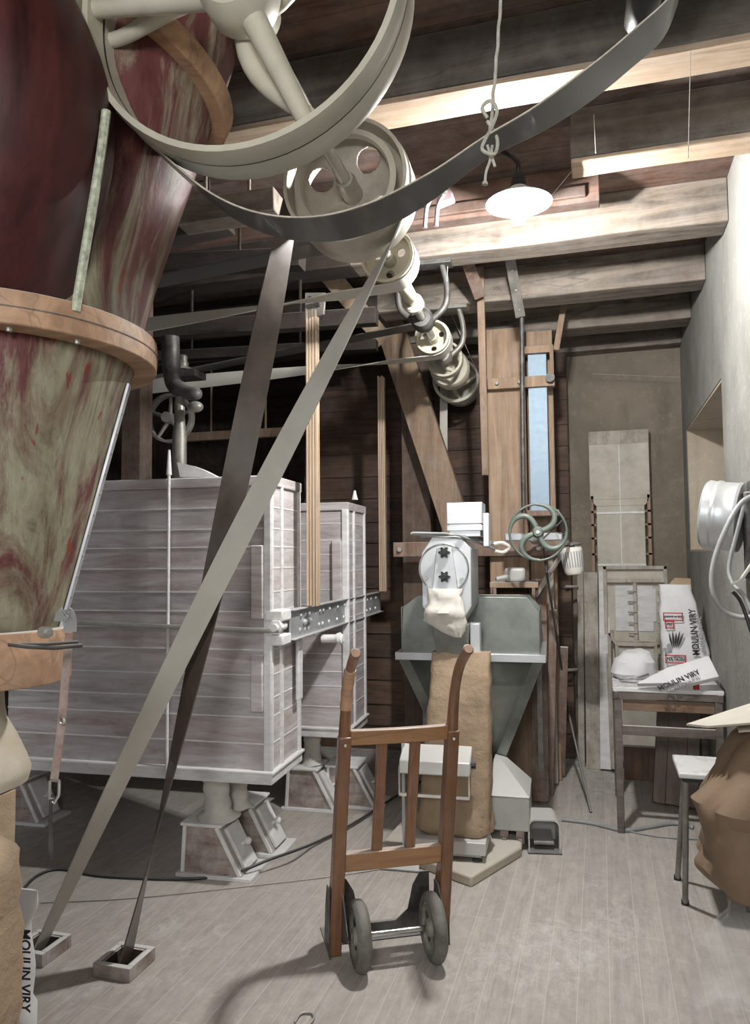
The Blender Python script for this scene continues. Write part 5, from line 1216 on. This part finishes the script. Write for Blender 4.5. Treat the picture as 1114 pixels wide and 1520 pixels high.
# wooden spout collar
mb = MB(); mb.lathe([(.185, 0), (.188, .005), (.188, .125), (.185, .13), (.15, .13), (.15, 0)], (HC.x, HC.y, 1.205), (0, 0, 1), 64, closed=True); sc_ = mb.build('spout_collar', 'collar', HP2, bevel=.002)
c = V3((-1.196, 1.444, 1.337)); mb = MB(); d = (c - V3((HC.x, HC.y, c.z))).normalized(); mb.cyl(c + d * .004, c - d * .02, .013, .013, 20); mb.cyl(c + d * .008, c - d * .02, .008, .008, 6); mb.build('collar_bolt', 'steel', sc_)
mb = MB(); mb.tube([(-1.213, 1.346, 1.322), (-1.189, 1.374, 1.314), (-1.161, 1.425, 1.306), (-1.127, 1.476, 1.307)], .0045, 8); mb.tube([(-1.209, 1.357, 1.320), (-1.168, 1.411, 1.316), (-1.137, 1.473, 1.315)], .0035, 8); mb.build('clamp_wires', 'iron', HP2)
mb = MB(); mb.ribbon(spline([(-1.214, 1.510, 1.357), (-1.209, 1.511, 1.373), (-1.205, 1.522, 1.375), (-1.206, 1.534, 1.355), (-1.207, 1.535, 1.330)], 5), (.5, 1, 0), .03, .005); mb.build('clamp_hook', 'alu', HP2)
mb = MB(); mb.ribbon(spline([(-1.195, 1.518, 1.329), (-1.199, 1.519, 1.289), (-1.207, 1.521, 1.219), (-1.215, 1.524, 1.140), (-1.228, 1.526, 1.046), (-1.238, 1.526, 0.983)], 6), (1, .3, 0), .018, .005); stp = mb.build('leather_strap', 'leather', HP2)
c = V3((-1.208, 1.516, 1.127)); mb = MB(); mb.lathe([(.006, 0), (.010, .002), (.006, .004)], c, (-.1, -1, 0), 16, closed=True); mb.build('strap_ring', 'steel', stp)
mb = MB(); mb.tube([(-1.239, 1.515, 0.989), (-1.219, 1.521, 0.989), (-1.221, 1.523, 0.955), (-1.232, 1.521, 0.936), (-1.243, 1.517, 0.947), (-1.240, 1.515, 0.989)], .004, 8); mb.build('buckle', 'chrome', stp)
mb = MB(); mb.tube([(-1.238, 1.518, 0.947), (-1.241, 1.520, 0.908), (-1.242, 1.522, 0.861), (-1.243, 1.525, 0.811), (-1.243, 1.526, 0.803)], [.0045, .004, .005, .007, .003], 10); mb.build('strap_lever', 'iron', stp)

# ------------------------------------------------------------------ sacks at the left edge
t = thing('sack_stand', 'brown cardboard box under the pale sack at the left edge', 'box', (HC.x, HC.y, 0))
mb = MB(); a = V3((-1.414, 1.606, 0.882)); mb.box(a.x - .45, a.x, HC.y - .10, a.y, 0, .93); mb.build('carton', 'kraft', t, bevel=.003)
mb = sack(rmat((0, 0, 0), 0), [(.935, .17, .15, a.x - .165, HC.y + .02), (.97, .18, .15, a.x - .165, HC.y + .02), (1.10, .15, .13, a.x - .18, HC.y), (1.22, .135, .13, a.x - .185, HC.y)], 44, .008, 51, 6, 3)
tag(mb.build('paper_sack', 'kraftpale', smooth=50), 'pale floured sack hanging open under the wooden spout collar', 'sack')
KB = V3((-1.217, 1.197, 0.837))
mb = sack(rmat((0, 0, 0), 0), [(.003, .07, .12, KB.x, KB.y), (.04, .08, .14, KB.x, KB.y), (.4, .088, .13, KB.x, KB.y), (.80, .105, .12, KB.x + .005, KB.y), (.93, .108, .11, KB.x + .005, KB.y), (.985, .07, .05, KB.x + .01, KB.y), (.995, .03, .02, KB.x, KB.y)], 44, .018, 61, 5, 3)
tag(mb.build('paper_sack', 'kraft', smooth=50), 'tall brown kraft sack in the bottom left corner', 'sack')
WB = V3((-1.366, 1.512, 0.607))
t = thing('printed_bag', 'white printed flour bag standing behind the kraft sack in the corner', 'bag', (WB.x, WB.y, 0))
mb = sack(rmat((0, 0, 0), 0), [(.003, .08, .05, WB.x, WB.y), (.05, .085, .055, WB.x, WB.y), (.35, .085, .05, WB.x, WB.y), (.55, .08, .045, WB.x, WB.y), (.66, .075, .03, WB.x + .0, WB.y), (.70, .09, .03, WB.x + .005, WB.y), (.74, .10, .012, WB.x + .01, WB.y)], 56, .014, 71, 8, 2.6)
mb.build('bag_body', 'paper', t, smooth=40)
text('MOULIN VIRY', t, 'ink', (-1.255, 1.462, 0.586), (.02, 0, -1), (1, .1, 0), .034)
text('66640 REHAUPAL', t, 'greyink', (-1.274, 1.458, 0.572), (.02, 0, -1), (1, .1, 0), .022)

# cobweb strands under the beams
for i, (a, b) in enumerate((((1024, 40), (1022, 240)), ((884, 190), (882, 228)), ((1060, 470), (1058, 560)), ((665, 395), (664, 420)))): pass
mb = MB()
for (a, b) in (((0.305, 2.420, 3.035), (0.290, 2.440, 2.709)), ((0.020, 2.900, 3.159), (0.024, 2.900, 3.006)), ((-0.179, 3.400, 3.089), (-0.077, 3.300, 3.150)), ((-0.714, 3.790, 2.993), (-0.718, 3.790, 2.912)), ((-0.018, 5.900, 2.865), (0.595, 5.900, 2.792))):
    mb.cyl(a, b, .0012, .0012, 5, cap=False)
o = tag(mb.build('cobweb', 'rope'), 'thin dusty cobweb threads hanging from the beams', 'cobweb', None, 'stuff')
